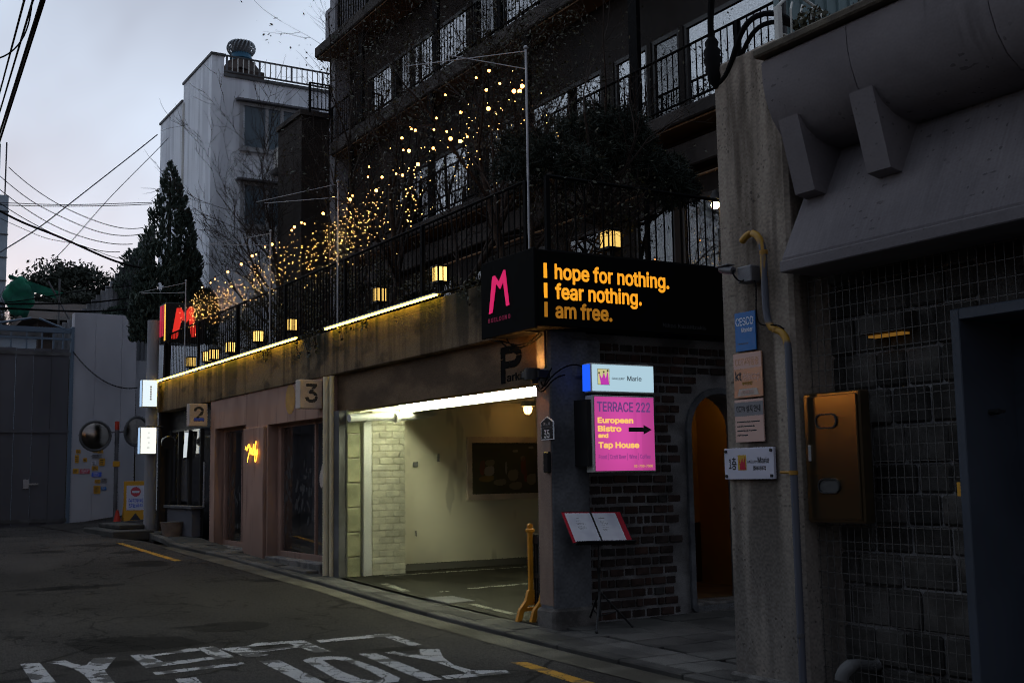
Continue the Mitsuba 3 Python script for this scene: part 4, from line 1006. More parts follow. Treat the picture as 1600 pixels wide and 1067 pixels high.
def shrub(label, cx, cy, z0, rx, ry, h, n, seed, leaf=0.055, m_="mat_leaf", name="shrub", group=None):
    rnd = np.random.default_rng(seed)
    t = thing(name, label, "shrub", group)
    stems = []
    for k in range(14):
        a = rnd.uniform(0, 6.28)
        e = V([cx + rx * 0.8 * math.cos(a) * rnd.random(), cy + ry * 0.9 * math.sin(a) * rnd.random(), z0 + h * rnd.uniform(0.5, 1.0)])
        stems.append(tube(curve([(cx + rnd.normal(0, .05), cy + rnd.normal(0, .05), z0), ((cx + e[0]) / 2, (cy + e[1]) / 2, z0 + h * 0.4), e], 7), [0.014, .013, .012, .01, .008, .006, .004], 4, False))
    part(t, "stems", cat_(stems), "mat_twig")
    p = rnd.normal(0, 1, (n * 3, 3))
    p /= np.linalg.norm(p, axis=1, keepdims=True)
    p *= rnd.uniform(0.45, 1.0, (n * 3, 1)) ** 0.6
    c = p * [rx, ry, h * 0.55] + [cx, cy, z0 + h * 0.5]
    keep_ = meshkit.noise(c * 3.2, seed) > 0.46
    stuff(part(t, "leaves", quads(rnd, c[keep_][:n], leaf), m_))
    return t


for k, (y_, h, w) in enumerate(((12.2, 0.55, "low dark shrub behind the terrace railing just left of the crimson M box"), (14.3, 0.75, "dark shrub behind the terrace railing between the first and second lanterns"), (16.6, 1.3, "dark shrub under the middle light pole"), (18.0, 1.5, "dark shrub hung with tiny lights just beyond the middle pole"),
                                (19.7, 1.5, "dark shrub hung with tiny lights midway along the far terrace"), (21.4, 1.5, "dark shrub hung with tiny lights near the close lantern pair"), (23.2, 1.4, "dark shrub hung with tiny lights at the far terrace end"))):
    shrub(w, 7.35, y_, 3.75, 0.42, 0.85, h, 1500, 40 + k)


def pine(label, base, spots, seed, name="pine_tree"):
    rnd = np.random.default_rng(seed)
    t = thing(name, label, "tree")
    b = V(base, float)
    top = V(spots).mean(0)
    part(t, "trunk", tube(curve([b, b + [0.12, 0.05, 0.5], (b + top) / 2 + [-0.1, 0, 0], top], 14), np.linspace(0.07, 0.03, 14), 8, False), "mat_bark", smooth=True)
    limbs, cs, al = [], [], []
    for s in V(spots):
        mid = (s + b) / 2 + [0, 0, 0.25]
        limbs.append(tube(curve([(b + top) / 2, mid, s], 8), np.linspace(0.03, 0.008, 8), 5, False))
        for k in range(80):
            d = rnd.normal(0, 1, 3) * [1, 1, 0.75]
            d /= np.linalg.norm(d)
            q = s + d * V([0.34, 0.36, 0.22]) * rnd.uniform(0.35, 1)
            for j in range(26):
                dd = d + rnd.normal(0, 0.75, 3)
                dd /= np.linalg.norm(dd)
                cs.append(q + dd * 0.05)
                al.append(dd)
    part(t, "limbs", cat_(limbs), "mat_bark")
    stuff(part(t, "needles", quads(rnd, V(cs), 0.14, V(al), 0.09), "mat_needle"))


pine("rounded dark pine behind the amber lettering sign", (8.1, 11.0, 3.72), [(7.3, 11.0, 5.35), (7.75, 11.2, 5.75), (8.2, 10.9, 5.75), (8.6, 11.2, 5.65), (8.95, 11.0, 5.35), (8.0, 11.0, 5.45), (8.5, 10.8, 5.3), (7.0, 11.3, 5.2), (7.55, 10.8, 5.15), (8.1, 11.4, 5.95), (9.2, 11.1, 5.15), (8.8, 10.8, 5.1), (7.2, 11.5, 5.55), (8.4, 11.4, 6.05)], 21)
tree("bushy_plant", "tangled leafless plant on the terrace behind the words of the amber sign", "plant", (7.3, 10.8, 3.72), 1.9, 31, (0, 0, 1), (7, 5, 4), 0.02, 900, 0.05, first=0.55, stems=4)
ivy_rng = np.random.default_rng(5)
for k, (y_, zd) in enumerate(((17.1, 0.35), (15.2, 0.25), (11.6, 0.3), (19.2, 0.22))):
    t = thing("hanging_vine", ("vine hanging over the unlit gap between the two light strips", "thin vine hanging over the beam under the middle of the short light strip", "vine hanging beside the crimson M box", "thin vine hanging over the far concrete beam left of the long strip's near end")[k], "vine")
    st = [curve([(6.75, y_ + d, 3.92), (6.60, y_ + d + .05, 3.9), (6.585, y_ + d + .08, 3.9 - zd * ivy_rng.uniform(.4, 1))], 7) for d in ivy_rng.uniform(-.5, .5, 9)]
    part(t, "stems", cat_([tube(s, 0.004, 4, False) for s in st]), "mat_twig")
    part(t, "leaves", quads(ivy_rng, V([s[ivy_rng.integers(1, 7)] + ivy_rng.normal(0, .02, 3) * [.4, 1, 1] for s in st for _ in range(16)]), 0.05, slim=.7), "mat_leaf")


def conifer(label, x, y_, z0, z1, r, seed, n=26000):
    rnd = np.random.default_rng(seed)
    t = thing("conifer", label, "tree")
    part(t, "trunk", tube([(x, y_, 0.4), (x, y_, z1 - 0.4)], [0.14, 0.02], 8), "mat_bark", smooth=True)
    c, al = [], []
    ph = rnd.uniform(0, 6.28, 8)
    leaders = [(x, y_, z1, 1.0), (x + 0.36, y_ - 0.1, z1 - 0.85, 0.62), (x - 0.32, y_ + 0.1, z1 - 2.0, 0.7), (x + 0.45, y_ + .2, z1 - 2.1, 0.7), (x - 0.55, y_, z1 - 2.75, 0.6), (x + 0.85, y_ - .1, z1 - 3.0, .6)]
    for lx, ly, lz, k in leaders:
        m = int(n * k / 4.2)
        u = rnd.random(m) ** 0.75
        zz = lz - u * (lz - z0)
        prof = r * k * np.minimum(1, (u * 2.3) ** 0.75) * (1 - 0.12 * u)
        a = rnd.uniform(0, 2 * np.pi, m)
        bump = 0.62 + 0.6 * meshkit.noise(np.stack([np.cos(a) * 1.8 + lx, np.sin(a) * 1.8 + k * 9, zz * 2.3], -1), seed)
        rr = prof * bump * rnd.uniform(0.35, 1, m) ** 0.45
        p = np.stack([lx + rr * np.cos(a), ly + rr * np.sin(a), zz], -1)
        ok = meshkit.noise(p * 4.2, seed + 3) > 0.36
        c.append(p[ok])
        al.append(np.stack([np.cos(a) * 0.5, np.sin(a) * 0.5, np.full(m, 1.0)], -1)[ok])
    stuff(part(t, "foliage", quads(rnd, np.vstack(c), 0.15, np.vstack(al), 0.35), "mat_conifer"))


conifer("tall dark conifer standing left of the pale house", 7.2, 28.0, 5.0, 9.45, 0.72, 51)
conifer("short dark conifer leaning over the corrugated fence", 7.95, 34.72, 6.6, 8.75, 0.62, 52, 9000)

# ------------------------------------------------------------------ the right-hand house: concrete column, shell canopy, caged wall
col = thing("concrete_column", "weathered square concrete column carrying the small notice plates", "column")
v = box(6.32, 6.95, 6.32, 7.12, -0.1, 5.0, 0.03)
cm = v.subdivide().subdivide().subdivide().subdivide()
cv = np.asarray(cm.vertices)
cv[:, :2] += (meshkit.fbm(cv * [3, 3, 1.2], 3, 4)[:, None] - 0.5) * V([0.02, 0.02])
cm.vertices = cv
part(col, "shaft", cm, "mat_column", smooth=30)
part(col, "footing", box(6.28, 6.98, 6.28, 7.14, -0.1, 0.05, 0.02), "mat_base_plaster")
XC = 6.30                                                      # in front of the column's street face
rh = thing("canopy_house", "grey house with a bulging shell canopy, stone wall and blue door frame on the right", "building")
prof = [(6.10, 4.74), (6.055, 4.70), (6.06, 4.55), (6.085, 4.42), (6.14, 4.28), (6.23, 4.16), (6.36, 4.08), (6.52, 4.045), (6.62, 4.04), (6.62, 4.74)]
shell_p = Polygon(prof)


def along_y(poly, y0, y1):
    m = plate(poly, y1 - y0)
    return frame(m, (0, y1, 0), EAST, UP)


for a, b2 in ((5.42, 6.26), (4.30, 5.413), (3.1, 4.293), (1.9, 3.093)):
    part(rh, "shell", along_y(shell_p, a, b2), "mat_shell", smooth=30)
part(rh, "coping", box(6.0, 6.9, 1.9, 6.30, 4.74, 4.81, 0.015), "mat_coping")
panel_p = Polygon([(6.60, 4.044), (6.165, 3.20), (6.165, 3.18), (6.30, 3.18), (6.72, 4.044)])
part(rh, "combed_panel", along_y(panel_p, 1.9, 6.24), "mat_combed")
part(rh, "lip", box(6.15, 6.62, 1.9, 6.26, 3.09, 3.178, 0.008), "mat_shell")
for y1, w in ((6.20, 0.20), (5.50, 0.21), (4.12, 0.21), (3.2, 0.21)):
    br = Polygon([(6.145, 4.25), (6.29, 3.69), (6.45, 3.66), (6.62, 4.04), (6.62, 4.2)])
    part(rh, "bracket", along_y(br, y1 - w, y1), "mat_shell")
part(rh, "roof", box(6.62, 10.4, 1.0, 6.28, 4.5, 4.742), "mat_coping")
part(rh, "roof", box(6.97, 9.8, 6.28, 7.1, 4.5, 4.742), "mat_coping")
part(rh, "back_wall", cat_([box(6.80, 7.1, 5.0, 6.35, -0.1, 4.5), box(6.80, 7.1, 1.0, 5.0, 2.66, 4.5), box(6.80, 11.0, 6.29, 6.36, 3.1, 4.5), box(7.1, 10.5, 6.29, 6.36, -0.1, 3.1)]), "mat_mortar")
sw = part(rh, "stone_wall", box(6.76, 6.80, 5.0, 6.35, -0.1, 3.2), "mat_mortar")
z, row = -0.02, 0
while z < 3.1:
    h = random.uniform(0.20, 0.30)
    y = 4.99 + random.uniform(-0.2, 0)
    while y < 6.34:
        w = random.uniform(0.26, 0.5)
        a, b2 = max(y, 5.0), min(y + w, 6.35)
        if b2 - a > 0.06:
            part(sw, "stone", box(6.745 - random.uniform(0, 0.035), 6.77, a + 0.008, b2 - 0.008, z + 0.008, min(z + h, 3.15) - 0.008, 0.018), f"mat_stone_{random.randrange(3)}")
        y += w
    z += h
    row += 1
part(rh, "stone_wall", box(6.76, 6.80, 1.0, 5.0, 2.66, 3.2), "mat_stone_0")
df = part(rh, "door_frame", cat_([box(6.44, 7.2, 4.93, 5.0, -0.1, 2.66, 0.006), box(6.44, 7.2, 3.4, 4.93, 2.585, 2.66, 0.006)]), "mat_door_frame")
part(df, "inner_jamb", box(6.98, 7.04, 4.80, 4.93, -0.1, 2.585), "mat_door_frame")
part(df, "door", box(7.2, 7.25, 3.4, 5.0, -0.1, 2.66), "mat_gate")
part(df, "hook", cat_([cyl((6.70, 4.93, 1.98), (6.70, 4.86, 1.98), 0.02, 8), box(6.66, 6.74, 4.84, 4.87, 1.97, 1.99)]), "mat_black")
cage = thing("mesh_cage", "rusty steel mesh fixed in front of the dark stone wall", "mesh")
VW = mikit.ply(BAR, "mat_wire")
XM = 6.48
k = 0
y = 2.6
while y < 6.42:
    zb = 0.02 if y > 5.0 else 2.67
    key = numbered(f"{cage}__vertical_wire")
    scene[key] = {**VW, "to_world": T().translate([XM, y, zb]).scale([0.0045, 0.0045, 3.07 - zb])}
    y += 0.0685
z = 0.06
while z < 3.06:
    y0 = 5.01 if z < 2.66 else 2.6
    key = numbered(f"{cage}__horizontal_wire")
    scene[key] = {**VW, "to_world": T().translate([XM + 0.005, y0, z]).rotate([1, 0, 0], -90).scale([0.0045, 0.0045, 6.42 - y0])}
    z += 0.115
part(cage, "edge_post", box(XM - 0.012, XM + 0.012, 6.40, 6.43, 0.0, 3.08), "mat_old_metal")
mc = thing("meter_cabinet", "brushed steel meter cabinet with two oval ports on the mesh wall", "cabinet")
part(mc, "body", box(6.36, 6.47, 5.74, 6.29, 1.235, 2.185, 0.012), "mat_steel")
part(mc, "door", box(6.345, 6.36, 5.76, 6.27, 1.26, 2.16, 0.006), "mat_steel")
for z_ in (1.97, 1.50):
    ov = affinity.scale(Point(0, 0).buffer(1, 20), 0.105, 0.058)
    ov = LineString([(-0.05, 0), (0.05, 0)]).buffer(0.055, 12)
    pt = part(mc, "port_rim", on(plate(ov.difference(ov.buffer(-0.010)), 0.014), (6.344, 6.045, z_), FACE_X), "mat_black")
    part(pt, "glass", on(plate(ov.buffer(-0.010), 0.004), (6.344, 6.045, z_), FACE_X), "mat_steel" if z_ > 1.8 else "mat_old_metal")
part(mc, "handle", box(6.325, 6.345, 6.205, 6.23, 1.68, 1.80, 0.006), "mat_galvanized")
sl = thing("amber_strip", "narrow amber strip glowing behind the mesh above the meter cabinet", "lamp")  # faint amber glow put on the strip itself
part(sl, "strip", box(6.62, 6.70, 5.55, 5.86, 2.575, 2.59), "mat_lit", **glow(0.06, 0.028, 0.004))
part(sl, "hood", box(6.56, 6.75, 5.50, 5.92, 2.60, 2.74, 0.01), "mat_stone_0")
gp = thing("gas_pipe", "gas pipe with flaking yellow paint running down the concrete column", "pipe")
part(gp, "pipe", tube(curve([(6.27, 6.78, 3.44), (6.25, 6.68, 3.475), (6.235, 6.58, 3.45), (6.235, 6.525, 3.36), (6.235, 6.51, 3.2), (6.235, 6.51, 2.95), (6.235, 6.50, 2.80), (6.235, 6.45, 2.70), (6.24, 6.36, 2.66), (6.24, 6.31, 2.59), (6.24, 6.295, 2.45), (6.24, 6.295, 2.2), (6.24, 6.295, 1.5), (6.24, 6.295, 0.8), (6.24, 6.295, 0.0)], 70), 0.028, 12), "mat_gas_pipe", smooth=50)
for z_ in (1.60, 0.42, 2.68, 3.30):
    yy = 6.295 if z_ < 2.5 else (6.41 if z_ < 3 else 6.512)
    part(gp, "clamp", cyl((6.238, yy, z_ - 0.016), (6.238, yy, z_ + 0.016), 0.033, 12), "mat_old_metal" if z_ < 1 else "mat_clamp", smooth=40)
part(gp, "bracket", cyl((6.24, 6.295, 1.60), (6.28, 6.47, 1.605), 0.012, 6), "mat_clamp")
cam = thing("security_camera", "small grey security camera with its junction box on the concrete column", "camera")
part(cam, "junction_box", box(6.20, XC, 6.62, 6.78, 3.09, 3.22, 0.008), "mat_grey_metal")
part(cam, "body", tube([(6.19, 6.95, 3.235), (6.18, 6.87, 3.215), (6.18, 6.80, 3.20)], [0.032, 0.034, 0.03], 12), "mat_grey_metal", smooth=40)
part(cam, "hood", box(6.14, 6.22, 6.82, 6.97, 3.245, 3.256, 0.004), "mat_grey_metal")
part(cam, "lens", cyl((6.192, 6.955, 3.236), (6.19, 6.945, 3.234), 0.026, 12), "mat_black_gloss")
part(cam, "cable", tube(curve([(6.19, 6.80, 3.2), (6.17, 6.75, 3.12), (6.19, 6.72, 3.10), (6.21, 6.70, 3.12)], 12), 0.007, 6), "mat_cable")
part(cam, "cable", tube(curve([(6.24, 6.63, 3.1), (6.22, 6.60, 2.9), (6.22, 6.57, 2.75), (6.22, 6.42, 2.72), (6.24, 6.33, 2.68)], 14), 0.006, 6), "mat_cable")
YC = 7.10


def notice(name, label, y0, z0, w, h, face, depth=0.008):
    t = thing(name, label, "sign")
    part(t, "board", box(XC - depth, XC + 0.004, y0 - w, y0, z0, z0 + h, 0.002), face)
    return t


def line(t, s, y0, z0, h, w, m_, bold=True, depth=0.008):
    part(t, "lettering", on(text(s, h, w, bold, 0.0015), (XC - depth - 0.0005, y0, z0), FACE_X), m_)


t = notice("notice_plate", "blue notice plate, topmost on the concrete column", 6.93, 2.565, 0.235, 0.31, "mat_label_blue")
line(t, "CESCO", 6.915, 2.77, 0.062, 0.20, "mat_ink_white", False)
line(t, "Member", 6.855, 2.715, 0.035, 0.13, "mat_ink_white", False)
line(t, "www.cesco.co.kr", 6.90, 2.62, 0.012, 0.12, "mat_label_grey", False)
t = notice("notice_plate", "copper coloured notice plate with a dark kt below the blue one", 6.965, 2.195, 0.325, 0.355, "mat_label_copper")
part(t, "band", box(XC - 0.0095, XC - 0.007, 6.645, 6.96, 2.425, 2.545), "mat_paper_pink")
line(t, "CCTV작동중", 6.94, 2.455, 0.05, 0.27, "mat_label_copper", True, 0.0095)
line(t, "kt", 6.945, 2.335, 0.07, 0.07, "mat_ink")
line(t, "telecop", 6.86, 2.335, 0.06, 0.19, "mat_paper_pink", False)
line(t, "케이티텔레캅", 6.87, 2.295, 0.022, 0.12, "mat_ink_gold")
part(t, "lower_band", on(plate(Polygon([(0.03, 0), (0.27, 0), (0.25, 0.055), (0.05, 0.055)]), 0.0015), (XC - 0.0085, 6.955, 2.21), FACE_X), "mat_cube_sign")
line(t, "무인경비구역", 6.89, 2.222, 0.028, 0.15, "mat_paper_pink", True, 0.011)
t = notice("notice_plate", "pale pink notice plate with a grey heading band under the copper one", 6.97, 1.845, 0.325, 0.335, "mat_paper_pink")
part(t, "band", box(XC - 0.0095, XC - 0.007, 6.645, 6.97, 2.05, 2.16), "mat_label_grey")
line(t, "CCTV 설치 안내", 6.945, 2.085, 0.042, 0.27, "mat_ink", True, 0.0095)
for k in range(4):
    part(t, "small_print", box(XC - 0.0092, XC - 0.007, 6.945 - (0.26, 0.2, 0.22, 0.12)[k], 6.945, 2.0 - k * 0.035, 2.009 - k * 0.035), "mat_ink")
t = notice("name_plate", "white acrylic name plate with four screws, lowest on the concrete column", 7.10, 1.555, 0.56, 0.245, "mat_acrylic", 0.02)
for a in (7.075, 6.565):
    for z_ in (1.58, 1.775):
        part(t, "screw", cyl((XC - 0.03, a, z_), (XC - 0.018, a, z_), 0.013, 10), "mat_black")
line(t, "1층", 7.045, 1.64, 0.075, 0.085, "mat_ink", True, 0.02)
part(t, "logo", box(XC - 0.022, XC - 0.019, 6.845, 6.94, 1.625, 1.745), "mat_crown_gold")
part(t, "logo_crown", on(plate(affinity.scale(CROWN, 0.6, 0.75, origin=(0, 0)), 0.0015), (XC - 0.0225, 6.937, 1.628), FACE_X), "mat_red")
line(t, "GALLERY", 6.835, 1.68, 0.020, 0.11, "mat_ink", False, 0.02)
line(t, "Marie", 6.715, 1.68, 0.043, 0.125, "mat_ink", True, 0.02)
line(t, "갤러리마리", 6.77, 1.625, 0.028, 0.14, "mat_ink", True, 0.02)
single("waste_pipe", "small grey plastic waste pipe elbow poking out low on the mesh wall", "pipe", tube(curve([(6.76, 6.02, 0.22), (6.52, 6.02, 0.22), (6.44, 6.03, 0.21), (6.40, 6.05, 0.17), (6.39, 6.06, 0.12)], 18), [0.040] * 12 + [0.050] * 6, 18, False), "mat_pvc", smooth=50)
single("yellow_tag", "tiny yellow tag beside the blue door frame", "label", box(6.455, 6.47, 4.99, 5.035, 1.43, 1.52), "mat_hazard")
# cables on the column top
sp_ = thing("cable_splice", "black cable splice bag hanging from cables beside the concrete column top", "cable joint")
part(sp_, "bag", tube(curve([(6.33, 7.12, 5.25), (6.32, 7.11, 5.10), (6.31, 7.08, 4.92), (6.33, 7.07, 4.80)], 12), [0.035, .06, .052, .075, .066, .078, .062, .074, .06, .066, .045, .025], 10), "mat_cable", smooth=50)
part(sp_, "cable", tube(curve([(6.33, 7.12, 5.2), (6.30, 7.08, 5.5), (6.26, 6.98, 5.75), (6.25, 6.97, 6.4)], 20), 0.028, 7), "mat_cable")
part(sp_, "cable", tube(curve([(6.33, 7.05, 4.83), (6.30, 6.8, 5.05), (6.30, 6.62, 5.22), (6.35, 6.42, 5.22), (6.45, 6.25, 5.05), (6.5, 6.2, 4.85)], 26), 0.024, 7), "mat_cable")
part(sp_, "cable", tube(curve([(6.36, 7.06, 4.83), (6.36, 6.8, 5.0), (6.36, 6.6, 5.16), (6.4, 6.4, 5.15), (6.5, 6.2, 4.9)], 26), 0.02, 7), "mat_cable")
sc_ = thing("service_post", "dark service post rising behind the concrete column", "post")
part(sc_, "shaft", cyl((6.8, 6.75, 4.9), (6.8, 6.75, 7.5), 0.03, 8), "mat_black")
part(sc_, "cable", tube(curve([(6.25, 6.97, 5.9), (6.5, 6.85, 5.75), (6.8, 6.75, 5.8)], 12), 0.014, 6), "mat_cable")
# plants and the white rail on the canopy roof
wr = thing("white_railing", "white plant cage railing standing on the canopy roof", "railing")
part(wr, "post", box(6.17, 6.215, 6.18, 6.22, 4.81, 5.16), "mat_white_paint")
part(wr, "rail", tube([(6.19, 6.2, 5.16), (6.36, 6.2, 5.32), (6.66, 6.2, 5.22)], 0.013, 6), "mat_white_paint")
part(wr, "rail", tube([(6.19, 6.2, 4.95), (6.70, 6.2, 4.93)], 0.009, 6), "mat_white_paint")
for x in (6.33, 6.44, 6.55, 6.66):
    part(wr, "bar", tube([(x, 6.2, 4.81), (x, 6.2, 5.17), (x + 0.06, 6.24, 5.25)], 0.009, 5), "mat_white_paint")
shrub("leafy green plant inside the white cage on the canopy roof", 6.5, 6.1, 4.78, 0.22, 0.10, 0.42, 420, 61, 0.05, "mat_leaf", "roof_plant")
shrub("dark clipped bush right of the white cage on the canopy roof", 6.9, 5.95, 4.78, 0.15, 0.2, 0.75, 2600, 62, 0.045, "mat_leaf", "roof_plant")
single("roof_screen", "grey green ribbed metal screen behind the roof plants", "screen", cat_([box(7.0, 9.6, 7.03, 7.06, 4.75, 6.6)] + [box(7.0 + k * 0.15, 7.02 + k * 0.15, 7.0, 7.03, 4.75, 6.6) for k in range(18)]), "mat_green_wall")
# a piece of pipe bend etc. end here; now what stands at the foot of the corner pillar
st = thing("menu_stand", "black folding music stand holding an open red menu", "menu stand")
SX, SY = 7.0, 9.90
part(st, "column", cat_([cyl((SX, SY, 0.16), (SX, SY, 0.62), 0.014, 10), cyl((SX, SY, 0.60), (SX, SY, 0.93), 0.009, 10)]), "mat_black")
part(st, "knob", cat_([cyl((SX, SY, 0.60), (SX, SY, 0.66), 0.022, 10), cyl((SX + 0.02, SY - 0.02, 0.63), (SX + 0.05, SY - 0.045, 0.63), 0.008, 6)]), "mat_black_gloss")
for a in (-2.3, -0.35, 1.35):
    e = (SX + 0.34 * math.cos(a), SY + 0.34 * math.sin(a), 0.055)
    part(st, "leg", tube([(SX, SY, 0.42), e], 0.010, 8), "mat_black")
    part(st, "brace", tube([(SX, SY, 0.17), (SX + 0.2 * math.cos(a), SY + 0.2 * math.sin(a), 0.215)], 0.007, 6), "mat_black")
    part(st, "foot", trimesh.creation.icosphere(1, 0.017).apply_translation(e), "mat_black")
# the desk leans back: u across, v up the slope
DU, DV = V([0.995, -0.06, -0.02]), V([0.05, 0.62, 0.78])
DU /= np.linalg.norm(DU)
DV = DV - DV @ DU * DU
DV /= np.linalg.norm(DV)
DO = V([6.665, SY - 0.06, 0.925])
desk = lambda m, lift=0.0: frame(m, DO + np.cross(DU, DV) * lift, DU, DV)
part(st, "desk", desk(plate(sbox(0.0, -0.01, 0.72, 0.40), 0.006), -0.008), "mat_black")
part(st, "ledge", desk(box(0.0, 0.72, -0.022, -0.010, -0.008, 0.05)), "mat_black")
mn = thing("menu_folder", "open red menu folder with two white pages on the black stand", "menu")
part(mn, "cover", desk(cat_([box(-0.02, 0.325, 0.0, 0.385, 0.0, 0.006), box(0.331, 0.70, 0.0, 0.385, 0.0, 0.006), box(0.322, 0.334, 0.0, 0.385, 0.0, 0.012)])), "mat_red")
part(mn, "page", desk(box(0.012, 0.318, 0.012, 0.372, 0.006, 0.0085)), "mat_paper")
part(mn, "page", desk(box(0.338, 0.632, 0.012, 0.372, 0.006, 0.0085)), "mat_paper")
part(mn, "spine", desk(box(0.319, 0.337, 0.0, 0.385, 0.0065, 0.013)), "mat_black")
part(mn, "print", desk(cat_([box(0.11, 0.11 + w, q, q + 0.004, 0.0085, 0.0092) for q, w in ((0.305, .05), (0.27, .06), (0.24, .09), (0.225, .1), (0.195, .08), (0.18, .1), (0.16, .05))] +
                            [box(0.40, 0.40 + w, q, q + 0.004, 0.0085, 0.0092) for q, w in ((0.305, .07), (0.295, .07), (0.255, .05), (0.23, .09), (0.215, .08), (0.185, .08), (0.155, .06), (0.14, .05))])), "mat_label_grey")
# orange folding barricade, folded, seen from its end
bc = thing("folding_barricade", "folded orange barricade with black bars leaning at the corner pillar", "barricade")
BX, BY, BZ = 6.76, 10.85, 0.055
for k, (dx, dy) in enumerate(((0.0, 0.0), (0.085, -0.15))):
    q = bc
    x, y_ = BX + dx, BY + dy
    part(q, "upright", box(x - 0.028, x + 0.028, y_ - 0.02, y_ + 0.02, BZ + 0.16, BZ + 0.97, 0.008), "mat_barricade")
    leg = LineString([(-0.02, 0.30), (-0.05, 0.20), (-0.13, 0.11), (-0.165, 0.0)]).buffer(0.028, 6).union(LineString([(0.02, 0.30), (0.06, 0.20), (0.11, 0.11), (0.125, 0.0)]).buffer(0.026, 6)).union(sbox(-0.12, 0.105, 0.1, 0.14)).intersection(sbox(-1, 0, 1, 1))
    part(q, "foot", frame(plate(leg, 0.045), (x, y_ + 0.022, BZ), EAST, UP), "mat_barricade")
    part(q, "cap", box(x - 0.05, x + 0.05, y_ - 0.03, y_ + 0.03, BZ + 0.94, BZ + 0.985, 0.012), "mat_barricade")
part(bc, "handle", cat_([cyl((BX, BY - 0.015, BZ + 1.01), (BX, BY + 0.015, BZ + 1.01), 0.03, 14)]), "mat_barricade")
for k in range(5):
    x = BX + 0.045 + 0.012 * (k % 2)
    y_ = BY - 0.02 - k * 0.025
    part(bc, "bar", box(x - 0.012, x + 0.012, y_ - 0.006, y_ + 0.006, BZ + 0.12, BZ + 0.92), "mat_black" if k % 2 == 0 else "mat_grey_metal")
part(bc, "hinge_band", box(BX + 0.03, BX + 0.075, BY - 0.14, BY - 0.01, BZ + 0.82, BZ + 0.90), "mat_black")
part(bc, "hinge_band", box(BX + 0.03, BX + 0.075, BY - 0.14, BY - 0.01, BZ + 0.45, BZ + 0.50), "mat_black")

# ------------------------------------------------------------------ the far end of the street
gt = thing("sliding_gate", "tall dark grey sheet metal gate closing the end of the street", "gate")
x = -6.4
k = 0
while x < 6.02:
    part(gt, "panel", box(x + 0.008, min(x + 0.46, 6.06) - 0.008, 33.98 + 0.02 * (k % 2), 34.06, 0.46, 5.36 if k % 3 else 5.34), "mat_gate")
    x += 0.46
    k += 1
part(gt, "rail", box(-6.4, 6.06, 33.95, 33.98, 3.02, 3.10), "mat_gate")
part(gt, "post", box(6.06, 6.14, 33.94, 34.1, 0.46, 6.0), "mat_blue_steel")
for z_ in (0.62, 5.22):
    part(gt, "edge_strip", box(-6.4, 6.06, 33.955, 33.98, z_ - 0.05, z_ + 0.05), "mat_old_metal")
part(gt, "latch", cat_([box(4.92, 5.06, 33.93, 33.97, 1.5, 1.75), box(4.96, 5.30, 33.92, 33.945, 1.6, 1.64)]), "mat_galvanized")
fr = thing("steel_gantry", "blue grey steel frame standing above the dark gate", "frame")
part(fr, "beam", box(2.2, 6.12, 33.98, 34.12, 5.82, 5.96), "mat_blue_steel")
part(fr, "beam", box(2.2, 6.12, 34.0, 34.08, 5.62, 5.68), "mat_blue_steel")
part(fr, "brace", tube([(3.6, 34.0, 5.9), (5.0, 34.0, 6.2)], 0.03, 4), "mat_blue_steel")
part(fr, "brace", tube([(5.2, 34.0, 6.2), (6.1, 34.0, 5.85)], 0.03, 4), "mat_blue_steel")
for x in (4.15, 4.5, 4.9, 5.3, 5.6, 5.85):
    part(fr, "post", box(x - 0.02, x + 0.02, 34.01, 34.06, 5.3, 5.85), "mat_blue_steel")
wf = thing("container_wall", "pale grey sheet metal wall with notices stuck on it beside the gate", "wall")
for x0, x1 in ((6.14, 6.72), (6.726, 7.45), (7.456, 7.86)):
    part(wf, "panel", box(x0, x1, 33.98 + 0.006 * (x0 > 6.7), 34.4, 0.4, 6.42), "mat_container")
part(wf, "return_wall", box(7.86, 9.3, 34.8, 35.0, 0.4, 5.2), "mat_container")
cf = thing("corrugated_fence", "streaky corrugated fence rising in a slope above the pale metal wall", "fence")
for k in range(22):
    x0 = 5.75 + k * 0.13
    zt = float(np.interp(x0, [5.75, 6.3, 7.35, 7.4, 8.2, 8.6], [6.1, 6.45, 7.6, 7.75, 9.0, 9.3]))
    part(cf, "sheet", box(x0, x0 + 0.075, 35.03, 35.12, 5.2, zt), "mat_corrugated")
    part(cf, "sheet", box(x0 + 0.075, x0 + 0.13, 35.06, 35.12, 5.2, zt), "mat_corrugated")
NOTES = [(6.33, 2.507, .12, .10, 0, "mat_hazard"), (6.30, 2.30, .10, .22, 0, "mat_hazard"), (6.52, 2.275, .10, .11, 0, "mat_hazard"), (6.28, 1.96, .15, .14, 0, "mat_hazard"), (6.52, 1.95, .26, .13, 0, "mat_ink_red"), (6.80, 2.52, .16, .07, 0, "mat_hazard"), (6.93, 2.50, .14, .08, 0, "mat_hazard"),
         (6.83, 2.37, .26, .10, 0, "mat_label_grey"), (6.76, 2.19, .12, .12, 0, "mat_acrylic"), (6.98, 2.21, .15, .2, 0, "mat_hazard"), (6.79, 2.04, .16, .11, 0, "mat_hazard"), (6.84, 1.86, .26, .13, 0, "mat_ink_blue"), (6.87, 1.67, .15, .10, 0, "mat_hazard"), (7.05, 1.69, .16, .12, 0, "mat_label_grey"), (6.86, 1.44, .18, .22, 0, "mat_hazard"), (7.04, 1.47, .14, .09, 0, "mat_label_blue")]
